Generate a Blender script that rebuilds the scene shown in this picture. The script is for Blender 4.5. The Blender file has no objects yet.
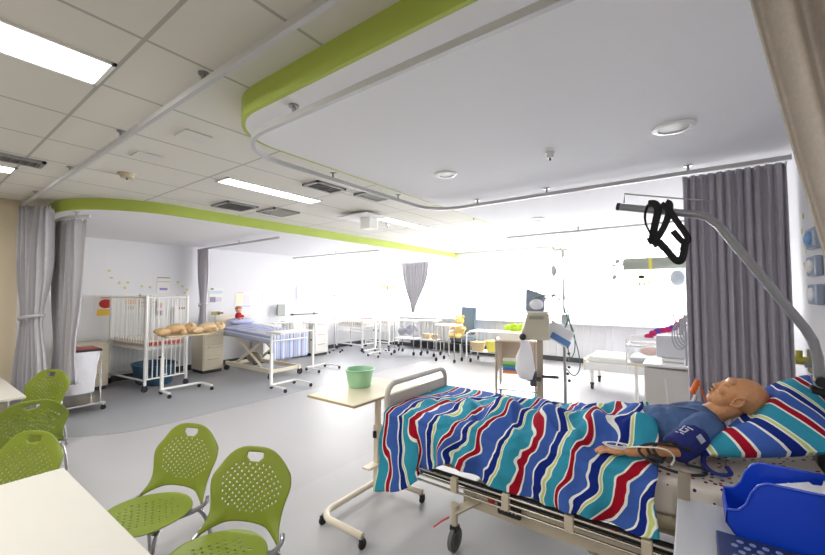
import bpy, bmesh, math, random
from mathutils import Vector, Matrix, noise
random.seed(4)
PI=math.pi
S=bpy.context.scene
COL=S.collection

# ------------------------------------------------------------------ materials
def lin(c):
    return tuple(((v/255)/12.92 if v/255<=.04045 else ((v/255+.055)/1.055)**2.4) for v in c)+(1,)
MATS={}
def mat(name,rgb,rough=.5,metal=0,var=0,scale=8,bump=0,bscale=60,trans=0,alpha=1,emit=0,ecol=None,coat=0,sss=0,spec=None):
    if name in MATS: return MATS[name]
    m=bpy.data.materials.new(name); m.use_nodes=True
    nt=m.node_tree; b=nt.nodes['Principled BSDF']
    b.inputs['Base Color'].default_value=lin(rgb)
    b.inputs['Roughness'].default_value=rough; b.inputs['Metallic'].default_value=metal
    if trans: b.inputs['Transmission Weight'].default_value=trans
    if alpha<1: b.inputs['Alpha'].default_value=alpha
    if coat: b.inputs['Coat Weight'].default_value=coat
    if spec is not None: b.inputs['Specular IOR Level'].default_value=spec
    if sss:
        b.inputs['Subsurface Weight'].default_value=sss; b.inputs['Subsurface Radius'].default_value=(.02,.01,.005)
    if emit:
        b.inputs['Emission Color'].default_value=lin(ecol or rgb); b.inputs['Emission Strength'].default_value=emit
    tc=None
    if var or bump:
        tc=nt.nodes.new('ShaderNodeTexCoord')
    if var:
        n=nt.nodes.new('ShaderNodeTexNoise'); n.inputs['Scale'].default_value=scale; n.inputs['Detail'].default_value=4
        nt.links.new(tc.outputs['Object'],n.inputs['Vector'])
        mx=nt.nodes.new('ShaderNodeMix'); mx.data_type='RGBA'
        c=lin(rgb)
        mx.inputs['A'].default_value=tuple(v*(1-var) for v in c[:3])+(1,)
        mx.inputs['B'].default_value=tuple(min(1,v*(1+var)) for v in c[:3])+(1,)
        nt.links.new(n.outputs['Fac'],mx.inputs['Factor']); nt.links.new(mx.outputs['Result'],b.inputs['Base Color'])
    if bump:
        n=nt.nodes.new('ShaderNodeTexNoise'); n.inputs['Scale'].default_value=bscale; n.inputs['Detail'].default_value=3
        nt.links.new(tc.outputs['Object'],n.inputs['Vector'])
        bp=nt.nodes.new('ShaderNodeBump'); bp.inputs['Strength'].default_value=bump; bp.inputs['Distance'].default_value=.01
        nt.links.new(n.outputs['Fac'],bp.inputs['Height']); nt.links.new(bp.outputs['Normal'],b.inputs['Normal'])
    MATS[name]=m; return m

def math_node(nt,op,a,b=None,c=None):
    n=nt.nodes.new('ShaderNodeMath'); n.operation=op
    for i,v in enumerate((a,b,c)):
        if v is None: continue
        if isinstance(v,(int,float)): n.inputs[i].default_value=v
        else: nt.links.new(v,n.inputs[i])
    return n.outputs[0]

def stripe_mat(name,stops,rough=.85,uv=True,scale=1,offset=0,axis='X'):
    """fabric whose printed stripes follow the cloth's own UV"""
    m=bpy.data.materials.new(name); m.use_nodes=True; nt=m.node_tree; b=nt.nodes['Principled BSDF']
    tc=nt.nodes.new('ShaderNodeTexCoord'); sp=nt.nodes.new('ShaderNodeSeparateXYZ')
    nt.links.new(tc.outputs['UV' if uv else 'Object'],sp.inputs[0])
    x=math_node(nt,'MULTIPLY_ADD',sp.outputs[axis],scale,offset)
    fr=math_node(nt,'FRACT',x)
    r=nt.nodes.new('ShaderNodeValToRGB'); r.color_ramp.interpolation='CONSTANT'
    tot=sum(s[1] for s in stops); p=0
    els=r.color_ramp.elements
    for i,(c,w) in enumerate(stops):
        e=els[i] if i<2 else els.new(min(.999,p/tot))
        e.position=p/tot; e.color=lin(c); p+=w
    nt.links.new(fr,r.inputs[0])
    nt.links.new(r.outputs[0],b.inputs['Base Color'])
    b.inputs['Roughness'].default_value=rough; b.inputs['Specular IOR Level'].default_value=.15
    n=nt.nodes.new('ShaderNodeTexNoise'); n.inputs['Scale'].default_value=150
    bp=nt.nodes.new('ShaderNodeBump'); bp.inputs['Strength'].default_value=.15; bp.inputs['Distance'].default_value=.005
    nt.links.new(tc.outputs['Object'],n.inputs['Vector']); nt.links.new(n.outputs['Fac'],bp.inputs['Height']); nt.links.new(bp.outputs['Normal'],b.inputs['Normal'])
    MATS[name]=m; return m

W_=(238,238,232); TEAL=(52,148,176); RED=(160,14,40); PERI=(62,96,176); NAVY=(18,42,128); LIME=(196,214,130)
STRIPES=[(TEAL,9),(W_,1.3),(RED,4.4),(W_,1.4),(PERI,9),(W_,1.4),(NAVY,5),(W_,.9),(LIME,1.5),(W_,.9)]
duvet_mat=stripe_mat('duvet_stripes',STRIPES)
blue_stripe=stripe_mat('pale_blue_stripes',[((176,186,214),5),((226,224,236),2),((150,166,204),3),((206,196,220),2),((190,200,224),4),((120,140,190),1)])

# light coloured things
CREAM=mat('cream_enamel',(226,216,198),.35); WHITE=mat('white_enamel',(236,236,234),.35)
BEDBEIGE=mat('beige_bed_metal',(196,186,166),.38,var=.05); CREAMLAM=mat('cream_laminate',(228,218,192),.35,var=.03)
EDGE=mat('tan_table_edge',(190,170,128),.5)
CHROME=mat('chrome',(200,200,200),.18,1); STEEL=mat('brushed_steel',(170,170,172),.32,1); DKSTEEL=mat('dark_steel',(92,92,96),.4,.8)
BLACK=mat('black_rubber',(24,24,26),.6); BLACKPL=mat('black_plastic',(30,30,32),.4); GREYRUB=mat('grey_castor_rubber',(96,98,98),.6)
GREEN=mat('green_plastic',(122,138,40),.45,var=.04); FASCIA=mat('lime_fascia_paint',(172,190,84),.6)
TABLEW=mat('white_table_laminate',(198,196,188),.5,var=.02)
REDPL=mat('red_plastic',(190,30,36),.4); NAVYF=mat('navy_cuff_fabric',(22,34,110),.8,bump=.3,bscale=200)
GOWN=mat('denim_blue_gown',(72,100,146),.9,var=.15,scale=6,bump=.4,bscale=120)
SKIN=mat('manikin_vinyl_skin',(208,150,104),.42,var=.06,scale=9,sss=.08)
MINT=mat('mint_green_plastic',(160,210,172),.35); WBAG=mat('white_plastic_bag',(232,232,238),.35,bump=.6,bscale=14)
GREYCURT=mat('grey_curtain_fabric',(182,179,190),.9,var=.08,scale=30,bump=.2,bscale=250)
LCURT=mat('light_grey_curtain_fabric',(172,170,176),.9,var=.08,scale=24,bump=.2,bscale=250)
BEIGECURT=mat('mottled_beige_curtain_fabric',(184,176,168),.9,var=.16,scale=60,bump=.3,bscale=200)
BLUEBIN=mat('royal_blue_plastic',(6,62,196),.4); BLUETUB=mat('teal_blue_tub_plastic',(62,104,136),.45)
YELLOW=mat('yellow_plastic',(236,226,96),.4); LIMEBAG=mat('lime_plastic_bag',(206,240,60),.4)
TAN=mat('straw_basket',(214,190,150),.8,var=.15,scale=50); TEDDY=mat('tan_plush',(214,180,134),1,var=.15,scale=40,bump=1,bscale=90)
YTEDDY=mat('golden_plush',(230,196,116),1,var=.15,scale=40,bump=1,bscale=90)
GLASS=mat('window_glass',(255,255,255),.0,trans=1,alpha=.12); CLEAR=mat('clear_plastic',(240,244,248),.08,trans=.6,alpha=.5)
WALLW=mat('white_wall_paint',(224,224,228),.7,var=.01,scale=3); WALLT=mat('tan_wall_paint',(196,184,160),.75,var=.02,scale=3)
PLASTER=mat('white_plaster_ceiling',(234,234,237),.8); SKIRT=mat('dark_vinyl_skirting',(70,72,76),.5)
LAMPW=mat('lit_diffuser',(255,255,255),.5,emit=6); VENTD=mat('dark_vent_grille',(112,112,112),.6)
PINK=mat('magenta_cloth',(206,40,110),.8); REDCL=mat('crimson_cloth',(190,26,66),.8); ORANGE=mat('orange_plastic',(236,110,40),.4)
BLUEV=mat('slate_blue_vinyl',(92,112,132),.5); GREENPIPE=mat('dark_green_tube',(60,110,90),.4)
DECAL=mat('leaf_green_vinyl',(200,206,130),.6); SHEETB=None

def spotted_sheet():
    m=bpy.data.materials.new('spotted_cotton_sheet'); m.use_nodes=True; nt=m.node_tree; b=nt.nodes['Principled BSDF']
    tc=nt.nodes.new('ShaderNodeTexCoord'); v=nt.nodes.new('ShaderNodeTexVoronoi'); v.inputs['Scale'].default_value=27; v.inputs['Randomness'].default_value=.55
    nt.links.new(tc.outputs['Object'],v.inputs['Vector'])
    lt=math_node(nt,'LESS_THAN',v.outputs['Distance'],.27)
    r=nt.nodes.new('ShaderNodeValToRGB'); r.color_ramp.interpolation='CONSTANT'
    sp=nt.nodes.new('ShaderNodeSeparateColor'); nt.links.new(v.outputs['Color'],sp.inputs[0]); nt.links.new(sp.outputs[0],r.inputs[0])
    e=r.color_ramp.elements; e[0].position=0; e[0].color=lin((170,50,44)); e[1].position=.3; e[1].color=lin((44,56,110))
    x=e.new(.55); x.color=lin((206,196,180)); x=e.new(.75); x.color=lin((70,60,60))
    mx=nt.nodes.new('ShaderNodeMix'); mx.data_type='RGBA'; mx.inputs['A'].default_value=lin((214,206,196))
    nt.links.new(lt,mx.inputs['Factor']); nt.links.new(r.outputs[0],mx.inputs['B']); nt.links.new(mx.outputs['Result'],b.inputs['Base Color'])
    b.inputs['Roughness'].default_value=.9; b.inputs['Specular IOR Level'].default_value=.1
    return m
SHEET=spotted_sheet()

def tile_ceiling_mat():
    m=bpy.data.materials.new('ceiling_tiles'); m.use_nodes=True; nt=m.node_tree; b=nt.nodes['Principled BSDF']
    tc=nt.nodes.new('ShaderNodeTexCoord'); sp=nt.nodes.new('ShaderNodeSeparateXYZ'); nt.links.new(tc.outputs['Object'],sp.inputs[0])
    def seam(o,off,per,w):
        f=math_node(nt,'FRACT',math_node(nt,'MULTIPLY_ADD',o,1/per,off)); 
        return math_node(nt,'LESS_THAN',f,w/per)
    a=seam(sp.outputs['X'],2.15/.67,.67,.020); c=seam(sp.outputs['Y'],(-.69+12.8)/1.28,1.28,.020)
    s=math_node(nt,'MAXIMUM',a,c)
    mx=nt.nodes.new('ShaderNodeMix'); mx.data_type='RGBA'; mx.inputs['A'].default_value=lin((216,213,205)); mx.inputs['B'].default_value=lin((172,170,164))
    nt.links.new(s,mx.inputs['Factor']); nt.links.new(mx.outputs['Result'],b.inputs['Base Color'])
    b.inputs['Roughness'].default_value=.8
    bp=nt.nodes.new('ShaderNodeBump'); bp.inputs['Strength'].default_value=.5; bp.inputs['Distance'].default_value=.01; bp.invert=True
    nt.links.new(s,bp.inputs['Height']); nt.links.new(bp.outputs['Normal'],b.inputs['Normal'])
    return m
TILES=tile_ceiling_mat()

def floor_mat(name,rgb):
    m=mat(name,rgb,.38,var=.05,scale=1.2,spec=.35)
    return m
FLOORL=floor_mat('pale_vinyl_floor',(166,165,168)); FLOORD=floor_mat('grey_vinyl_floor',(152,154,159)); FLOORM=floor_mat('mid_grey_vinyl_floor',(170,170,173))

# ------------------------------------------------------------------ mesh helpers
class B:
    def __init__(s): s.bm=bmesh.new(); s.uv=None
    def box(s,c,d,rot=None,mi=0,M=None):
        m=Matrix.Translation(c)@(rot.to_4x4() if rot else Matrix.Identity(4))@Matrix.Diagonal((*d,1))
        if M: m=M@m
        r=bmesh.ops.create_cube(s.bm,size=1,matrix=m)
        for v in r['verts']:
            for f in v.link_faces: f.material_index=mi
        return s
    def cyl(s,p,q,r,r2=None,n=14,mi=0):
        p=Vector(p);q=Vector(q);d=q-p
        M=Matrix.Translation((p+q)/2)@d.to_track_quat('Z','Y').to_matrix().to_4x4()
        o=bmesh.ops.create_cone(s.bm,cap_ends=True,segments=n,radius1=r,radius2=r if r2 is None else r2,depth=d.length,matrix=M)
        for v in o['verts']:
            for f in v.link_faces: f.material_index=mi
        return s
    def tube(s,pts,r,n=8,mi=0,closed=False,flat=None):
        pts=[Vector(p) for p in pts]; N=len(pts); rings=[]
        up=Vector((0,0,1)); prev=None
        for i,p in enumerate(pts):
            if closed: t=(pts[(i+1)%N]-pts[i-1]).normalized()
            else: t=(pts[min(i+1,N-1)]-pts[max(i-1,0)]).normalized()
            if prev is None:
                a=t.cross(up); 
                if a.length<.1: a=t.cross(Vector((0,1,0)))
                a.normalize()
            else:
                a=(prev-t*prev.dot(t)); a=a.normalized() if a.length>1e-6 else t.orthogonal().normalized()
            prev=a; b=t.cross(a)
            rr=r[i] if isinstance(r,(list,tuple)) else r
            k=(1,1) if flat is None else flat
            rings.append([s.bm.verts.new(p+(a*math.cos(2*PI*j/n)*k[0]+b*math.sin(2*PI*j/n)*k[1])*rr) for j in range(n)])
        L=N if closed else N-1
        for i in range(L):
            A=rings[i];C=rings[(i+1)%N]
            for j in range(n):
                f=s.bm.faces.new((A[j],A[(j+1)%n],C[(j+1)%n],C[j])); f.material_index=mi
        if not closed:
            f=s.bm.faces.new(rings[0][::-1]); f.material_index=mi; f=s.bm.faces.new(rings[-1]); f.material_index=mi
        return s
    def lathe(s,prof,c=(0,0,0),n=24,mi=0,sx=1,sy=1):
        c=Vector(c); R=[]
        for r,z in prof:
            R.append([s.bm.verts.new(c+Vector((r*sx*math.cos(2*PI*j/n),r*sy*math.sin(2*PI*j/n),z))) for j in range(n)])
        for i in range(len(R)-1):
            for j in range(n):
                f=s.bm.faces.new((R[i][j],R[i][(j+1)%n],R[i+1][(j+1)%n],R[i+1][j])); f.material_index=mi
        if prof[0][0]>0: s.bm.faces.new(R[0][::-1]).material_index=mi
        if prof[-1][0]>0: s.bm.faces.new(R[-1]).material_index=mi
        return s
    def ell(s,c,r,rot=None,mi=0,u=16,v=10,M=None):
        m=Matrix.Translation(c)@(rot.to_4x4() if rot else Matrix.Identity(4))@Matrix.Diagonal((*r,1))
        if M: m=M@m
        o=bmesh.ops.create_uvsphere(s.bm,u_segments=u,v_segments=v,radius=1,matrix=m)
        for w in o['verts']:
            for f in w.link_faces: f.material_index=mi
        return s
    def prism(s,poly,vec,mi=0):
        """poly: 3D points of a planar outline, pushed along vec"""
        v=Vector(vec); a=[s.bm.verts.new(p) for p in poly]; b=[s.bm.verts.new(Vector(p)+v) for p in poly]
        s.bm.faces.new(a[::-1]).material_index=mi; s.bm.faces.new(b).material_index=mi
        n=len(a)
        for i in range(n): s.bm.faces.new((a[i],a[(i+1)%n],b[(i+1)%n],b[i])).material_index=mi
        return s
    def grid(s,fn,nu,nv,uv=None,skip=None,mi=0):
        V=[[s.bm.verts.new(fn(i/nu,j/nv)) for j in range(nv+1)] for i in range(nu+1)]
        L=s.bm.loops.layers.uv.verify() if uv else None
        for i in range(nu):
            for j in range(nv):
                if skip and skip(i,j): continue
                f=s.bm.faces.new((V[i][j],V[i+1][j],V[i+1][j+1],V[i][j+1])); f.material_index=mi
                if uv:
                    for l,(a,b) in zip(f.loops,((i,j),(i+1,j),(i+1,j+1),(i,j+1))): l[L].uv=uv(a/nu,b/nv)
        for v in [v for c in V for v in c if not v.link_faces]: s.bm.verts.remove(v)
        return s

def mesh(name,b,m,parent=None,smooth=True,bevel=0,solid=0,sub=0,ang=40,normals=True,offs=0):
    bm=b.bm
    if normals: bmesh.ops.recalc_face_normals(bm,faces=bm.faces)
    if smooth:
        for f in bm.faces: f.smooth=True
        for e in bm.edges:
            if len(e.link_faces)==2 and e.calc_face_angle(0)>math.radians(ang): e.smooth=False
    me=bpy.data.meshes.new(name); bm.to_mesh(me); bm.free()
    for x in (m if isinstance(m,(list,tuple)) else [m]): me.materials.append(x)
    o=bpy.data.objects.new(name,me); COL.objects.link(o)
    if parent is not None: o.parent=parent
    if solid:
        k=o.modifiers.new('s','SOLIDIFY'); k.thickness=solid; k.offset=offs
    if bevel:
        k=o.modifiers.new('b','BEVEL'); k.width=bevel; k.segments=2; k.limit_method='ANGLE'; k.angle_limit=math.radians(40)
    if sub:
        k=o.modifiers.new('u','SUBSURF'); k.levels=sub; k.render_levels=sub
    return o
def tag(o,label,cat,group=None,kind=None):
    if label: o['label']=label
    if cat: o['category']=cat
    if group: o['group']=group
    if kind: o['kind']=kind
    return o
def thing(name,label,cat,loc=(0,0,0),rz=0,group=None):
    o=bpy.data.objects.new(name,None); COL.objects.link(o); o.location=loc; o.rotation_euler=(0,0,rz)
    o.empty_display_size=.1
    return tag(o,label,cat,group)
def struct(name,b,m,**k):
    o=mesh(name,b,m,**k); o['kind']='structure'; return o
def dup(root,loc,rz,label,group=None):
    r=root.copy(); COL.objects.link(r); r.location=loc; r.rotation_euler=(0,0,rz); r['label']=label
    if group: r['group']=group
    for ch in list(root.children):
        c=ch.copy(); COL.objects.link(c); c.parent=r
        for g in list(ch.children):
            d=g.copy(); COL.objects.link(d); d.parent=c
    return r
def arc(cx,cy,r,a0,a1,z,n=10):
    return [(cx+r*math.cos(math.radians(a0+(a1-a0)*i/n)),cy+r*math.sin(math.radians(a0+(a1-a0)*i/n)),z) for i in range(n+1)]
def smooth_path(pts,it=2):
    pts=[Vector(p) for p in pts]
    for _ in range(it):
        q=[pts[0]]
        for a,b in zip(pts,pts[1:]): q+=[a.lerp(b,.25),a.lerp(b,.75)]
        q.append(pts[-1]); pts=q
    return pts

ZT=3.0; ZC=2.85; ZR=2.78; XR=.66; YW=10.3; XL=-9.4
# ------------------------------------------------------------------ camera
cam=bpy.data.cameras.new('camera'); co=bpy.data.objects.new('camera',cam); COL.objects.link(co)
yaw,pit,rol=math.radians(36.1623),math.radians(2.4098),math.radians(-.1061)
co.matrix_world=Matrix.Translation((0,0,1.75))@Matrix.Rotation(yaw,4,'Z')@Matrix.Rotation(PI/2+pit,4,'X')@Matrix.Rotation(rol,4,'Z')
cam.sensor_width=36; cam.lens=382.094/825*36; cam.clip_start=.02; S.camera=co

# ------------------------------------------------------------------ the setting
def poly_floor(name,pts,z,m,th=.1):
    b=B(); b.prism([(x,y,z-th) for x,y in pts],(0,0,th)); return struct(name,b,m,smooth=False)
poly_floor('floor',[(-9.5,-3.5),(3.2,-3.5),(3.2,YW+.1),(-9.5,YW+.1)],0,FLOORL)
# inlaid darker floor of the bays, with rounded corners
left=[(XL,1.25)]+[(p[0],p[1]) for p in arc(-6.75,2.2,.98,-90,0,0,12)]+[(-5.72,5.5),(-5.7,YW),(XL,YW)]
poly_floor('floor_left_bay',left,.003,FLOORD,.003)
near=[(XR,1.2),(XR,4.1),(-2.2,4.1)]+[(p[0],p[1]) for p in arc(-2.35,3.55,.55,90,180,0,8)]+[(-2.9,2.0)]+[(p[0],p[1]) for p in arc(-2.2,1.75,.6,180,270,0,8)]
poly_floor('floor_near_bay',near,.003,FLOORM,.003)
# tiled ceiling
b=B(); b.box((-3.15,3.4,ZT+.06),(12.7,13.8,.12)); struct('ceiling',b,TILES,smooth=False)
# lower plaster ceilings over the bays
def outline_near(z,o=0,top=False):
    return [(XR,1.27-o,z)]+[(-2.1,1.27-o,z)]+arc(-2.1,1.69,.42+o,-90,-180,z,10)[1:]+[(-2.52-o,YW,z),(XR,YW,z)]
b=B(); b.prism(outline_near(ZC),(0,0,.03)); struct('ceiling_right_bays',b,PLASTER,smooth=False)
lp=[(-9.4,1.3),(-7.2,1.3)]+[(p[0],p[1]) for p in arc(-6.95,2.38,1.08,-90,0,0,14)]+[(-5.87,YW),(-9.4,YW)]
b=B(); b.prism([(x,y,ZC) for x,y in lp],(0,0,.03)); struct('ceiling_left_bays',b,PLASTER,smooth=False)
def ribbon(name,pts,z0,z1,m,th=.03):
    b=B(); P=[Vector((p[0],p[1],0)) for p in pts]
    V=[]
    for i,p in enumerate(P):
        t=(P[min(i+1,len(P)-1)]-P[max(i-1,0)]).normalized(); n=Vector((t.y,-t.x,0))
        V.append([b.bm.verts.new((p+n*th*k)+Vector((0,0,z))) for k,z in ((0,z0),(1,z0),(1,z1),(0,z1))])
    for A,C in zip(V,V[1:]):
        for k in range(4): b.bm.faces.new((A[k],A[(k+1)%4],C[(k+1)%4],C[k]))
    b.bm.faces.new(V[0]); b.bm.faces.new(V[-1][::-1])
    return struct(name,b,m,ang=50)
ribbon('trim_1',[(p[0],p[1]) for p in outline_near(0)][:-1],ZC,ZT,FASCIA,-.025)
ribbon('trim_2',lp[:-1],ZC,ZT,FASCIA,.025)
# walls
b=B(); b.box((XR+.06,6.0,1.5),(.12,9.6,3)); struct('wall_right',b,WALLW,smooth=False)
b=B(); b.box((3.2,-1.1,1.5),(.12,5.0,3)); b.box((1.93,1.26,1.5),(2.54,.12,3)); struct('wall_right_return',b,WALLT,smooth=False)
b=B()
# left wall with a tall window opening near the far corner
yA,yB,zA,zB=8.0,10.05,1.0,2.62
b.box((XL-.06,(1.0+yA)/2,1.5),(.12,yA-1.0,3)); b.box((XL-.06,(yA+yB)/2,zA/2),(.12,yB-yA,zA)); b.box((XL-.06,(yA+yB)/2,(zB+3)/2),(.12,yB-yA,3-zB)); b.box((XL-.06,(yB+YW+.1)/2,1.5),(.12,YW+.1-yB,3))
struct('wall_left',b,WALLW,smooth=False)
b=B(); b.box((-7.26,-1.31,1.5),(.12,4.38,3)); b.box((-8.36,.94,1.5),(2.32,.12,3)); struct('wall_left_return',b,WALLT,smooth=False)
b=B(); b.box((-2.1,-3.5,1.5),(10.6,.12,3)); struct('wall_back',b,WALLT,smooth=False)
# window wall
wins=[(-8.0,-5.75),(-5.62,-4.35),(-4.22,-2.55),(-2.05,.45)]
b=B(); xs=[XL-.1]+[v for w in wins for v in w]+[XR+.1]
b.box(((XL+XR)/2,YW+.06,.5),(XR-XL+.2,.12,1.0)); b.box(((XL+XR)/2,YW+.06,2.88),(XR-XL+.2,.12,.26))
for i in range(0,len(xs),2): b.box(((xs[i]+xs[i+1])/2,YW+.06,1.875),(xs[i+1]-xs[i],.12,1.75))
struct('wall_window',b,WALLW,smooth=False)
def window(k,axis,a0,a1,z0,z1,c,nm):
    fr=B(); gl=B(); w=.05
    def bx(bb,a,aa,z,zz,t):
        if axis=='x': bb.box(((a+aa)/2,c,(z+zz)/2),(aa-a,t,zz-z))
        else: bb.box((c,(a+aa)/2,(z+zz)/2),(t,aa-a,zz-z))
    bx(fr,a0,a1,z0,z0+w,.07); bx(fr,a0,a1,z1-w,z1,.07); bx(fr,a0,a0+w,z0+w,z1-w,.07); bx(fr,a1-w,a1,z0+w,z1-w,.07)
    for i in range(1,nm):
        m=a0+(a1-a0)*i/nm; bx(fr,m-w/2,m+w/2,z0+w,z1-w,.06)
    bx(gl,a0+w,a1-w,z0+w,z1-w,.008)
    o=struct('window_%d'%k,fr,WHITE,smooth=False); g=mesh('window_pane',gl,GLASS,o,smooth=False)
for i,(a,c) in enumerate(wins): window(i+1,'x',a,c,1.0,2.75,YW+.06,2)
window(5,'y',yA,yB,zA,zB,XL-.06,2)
b=B(); b.box(((XL+XR)/2+.1,YW-.1,.985),(XR-XL-.3,.2,.03)); struct('trim_3',b,WHITE,smooth=False,bevel=.005)
b=B(); b.box(((XL+XR)/2,YW-.012,.06),(XR-XL,.024,.12)); struct('baseboard_window',b,SKIRT,smooth=False)
b=B(); b.box((XL+.012,(1.0+YW)/2,.06),(.024,YW-1.0-.05,.12)); struct('baseboard_left',b,SKIRT,smooth=False)
b=B(); b.box((XR-.012,5.8,.06),(.024,8.9,.12)); struct('baseboard_right',b,SKIRT,smooth=False)
# vertical ribbed panelling under the windows
b=B()
for i in range(58): b.box((-9.0+i*.165,YW-.02,.53),(.03,.03,.8))
struct('trim_4',b,mat('panel_batten',(222,222,222),.6),smooth=False)

# ------------------------------------------------------------------ ceiling fittings
def light_panel(x0,x1,y0,y1,label,grp='fluorescent ceiling lights'):
    t=thing('ceiling_light',label,'ceiling light',((x0+x1)/2,(y0+y1)/2,ZT),0,grp)
    w,l=x1-x0,y1-y0
    b=B()
    for s in (-1,1): b.box((s*(w/2),0,-.006),(.02,l+.02,.012)); b.box((0,s*(l/2),-.006),(w+.02,.02,.012))
    mesh('light_frame',b,WHITE,t,smooth=False)
    b=B(); b.box((0,0,-.004),(w-.02,l-.02,.006)); mesh('diffuser',b,LAMPW,t,smooth=False)
    return t
light_panel(-2.83,-2.50,-.6,.68,'long lit ceiling panel at upper left, nearest the camera')
light_panel(-5.62,-5.36,-.5,.70,'small lit ceiling panel at far left beside the dark vent')
light_panel(-4.22,-3.98,2.1,3.38,'lit ceiling panel in the middle strip before the dark square vent')
light_panel(-4.22,-3.98,4.72,6.2,'lit ceiling panel far down the aisle behind the box shaped fitting')
light_panel(-2.83,-2.50,-3.0,-1.8,'added unseen lit ceiling panel at the rear of the room beyond the left table',None)  # out of view, added to light the room from behind the camera
light_panel(.2,.53,-1.6,-.4,'added unseen lit ceiling panel in front of the tan side wall',None)  # also out of view, added only for the light it gives
def vent(x,y,sx,sy,label,m=VENTD):
    t=thing('ceiling_vent',label,'vent',(x,y,ZT),0,None)
    b=B()
    for s in (-1,1): b.box((s*sx/2,0,-.012),(.03,sy+.03,.024)); b.box((0,s*sy/2,-.012),(sx+.03,.03,.024))
    mesh('vent_frame',b,mat('vent_frame_paint',(150,150,150),.5),t,smooth=False)
    b=B(); b.box((0,0,-.003),(sx,sy,.006))
    for i in range(7): b.box((0,-sy/2+sy*(i+.5)/7,-.012),(sx-.02,.012,.016))
    mesh('grille',b,m,t,smooth=False)
vent(-5.0,.62,.2,.40,'dark vent slot in the tiles beside the small left light')
vent(-5.2,2.85,.42,.42,'dark square vent in tiles above the left green fascia')
vent(-5.05,3.45,.42,.42,'pale square vent panel next to the dark one over the left fascia',mat('pale_grille',(196,196,192),.6))
vent(-3.42,2.95,.24,.40,'dark rectangular vent in the aisle ceiling near the curved rail')
vent(-3.25,3.6,.24,.4,'pale rectangular vent in the aisle ceiling beyond the dark one',mat('pale_grille',(196,196,192),.6))
t=thing('ceiling_diffuser','white box shaped air fitting hanging under the aisle ceiling','air diffuser',(-4.15,4.35,ZT))
b=B(); b.box((0,0,-.05),(.6,.5,.015)); mesh('plate',b,PLASTER,t,smooth=False)
b=B(); b.box((.05,.1,-.14),(.2,.2,.18)); b.cyl((.05,.1,-.05),(.05,.1,0),.03); mesh('housing',b,WHITE,t,smooth=False,bevel=.01)
def disc(x,y,z,r,name,label,cat,dark=None):
    t=thing(name,label,cat,(x,y,z))
    b=B(); b.lathe([(r*.72,-.004),(r*.76,-.014),(r,-.010),(r*1.02,-.0)],n=32); mesh('trim_ring',b,WHITE,t)
    b=B(); b.lathe([(0.0,-.002),(r*.7,-.002),(r*.74,-.008)],n=32)
    if dark=='cross':
        b.box((0,0,-.006),(r*1.3,.012,.004)); b.box((0,0,-.006),(.012,r*1.3,.004))
    mesh('lens',b,mat('downlight_lens',(178,178,176),.3),t)
disc(-.07,3.03,ZC,.12,'downlight','round recessed downlight with frosted lens above the hospital bed','downlight',1)
disc(-1.8,2.99,ZC,.1,'downlight','smaller looking round downlight over the foot end of the bed','downlight',1)
disc(-1.8,5.6,ZC,.1,'downlight','round downlight in the next bay beyond the curtain rail','downlight',1)
def nub(x,y,z,label,name='smoke_detector',cat='smoke detector',r=.05,h=.05,m=WHITE):
    t=thing(name,label,cat,(x,y,z)); b=B(); b.lathe([(r*1.2,0),(r*1.2,-.01),(r,-.012),(r*.8,-h),(0,-h*1.05)][::-1],n=20); mesh('cover',b,m,t)
    b=B(); b.cyl((0,0,-h*1.05),(0,0,-h*1.5),.008); mesh('tip',b,DKSTEEL,t)
nub(-.87,3.02,ZC,'small sprinkler nub between the two downlights over the bed','sprinkler','sprinkler',.03,.04)
nub(-4.72,1.42,ZT,'round detector on tile ceiling left of the long curtain rail',r=.07,h=.04,m=mat('tan_detector',(190,176,150),.5))
nub(-4.35,5.2,ZT,'small sprinkler in the far part of the aisle ceiling','sprinkler','sprinkler',.03,.05)
nub(-2.75,5.4,ZT,'little white sprinkler in the ceiling next to curved rail corner','sprinkler','sprinkler',.03,.06)
for x,y,l in ((-3.15,1.38,'faint white square ceiling plate nearest the rounded green corner'),(-3.95,1.34,'faint square ceiling plate between detector and larger plate')):
    t=tag(mesh('access_plate',B().box((x,y,ZT-.005),(.2,.2,.01)),mat('plate_off_white',(212,210,204),.7),smooth=False),l,'ceiling plate')

# ------------------------------------------------------------------ curtain rails
def rail(name,pts,label,hangers,ztop,m=mat('rail_aluminium',(196,196,198),.4,.2)):
    t=thing(name,label,'curtain rail',pts[0])
    o=Vector(pts[0]); P=[Vector(p)-o for p in pts]
    b=B()
    V=[]
    for i,p in enumerate(P):
        tt=(P[min(i+1,len(P)-1)]-P[max(i-1,0)]).normalized(); n=Vector((tt.y,-tt.x,0))*.014
        V.append([b.bm.verts.new(p+n*k+Vector((0,0,z))) for k,z in ((-1,-.012),(1,-.012),(1,.024),(-1,.024))])
    for A,C in zip(V,V[1:]):
        for k in range(4): b.bm.faces.new((A[k],A[(k+1)%4],C[(k+1)%4],C[k]))
    b.bm.faces.new(V[0]); b.bm.faces.new(V[-1][::-1])
    mesh('rail_profile',b,m,t,ang=50)
    for h in hangers:
        b=B(); q=Vector((h[0],h[1],pts[0][2]))-o
        b.cyl(q+Vector((0,0,.02)),q+Vector((0,0,ztop-pts[0][2])),.012); b.cyl(q+Vector((0,0,ztop-pts[0][2]-.01)),q+Vector((0,0,ztop-pts[0][2])),.03)
        mesh('hanger',b,STEEL,t)
rail('curtain_rail',[(-7.18,1.01,2.93),(2.4,1.01,2.93)],'long straight curtain rail under the tiles at left',[(-6.4,1.01),(-4.9,1.01),(-3.5,1.01),(-2.2,1.01),(-1,1.01)],ZT)
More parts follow.
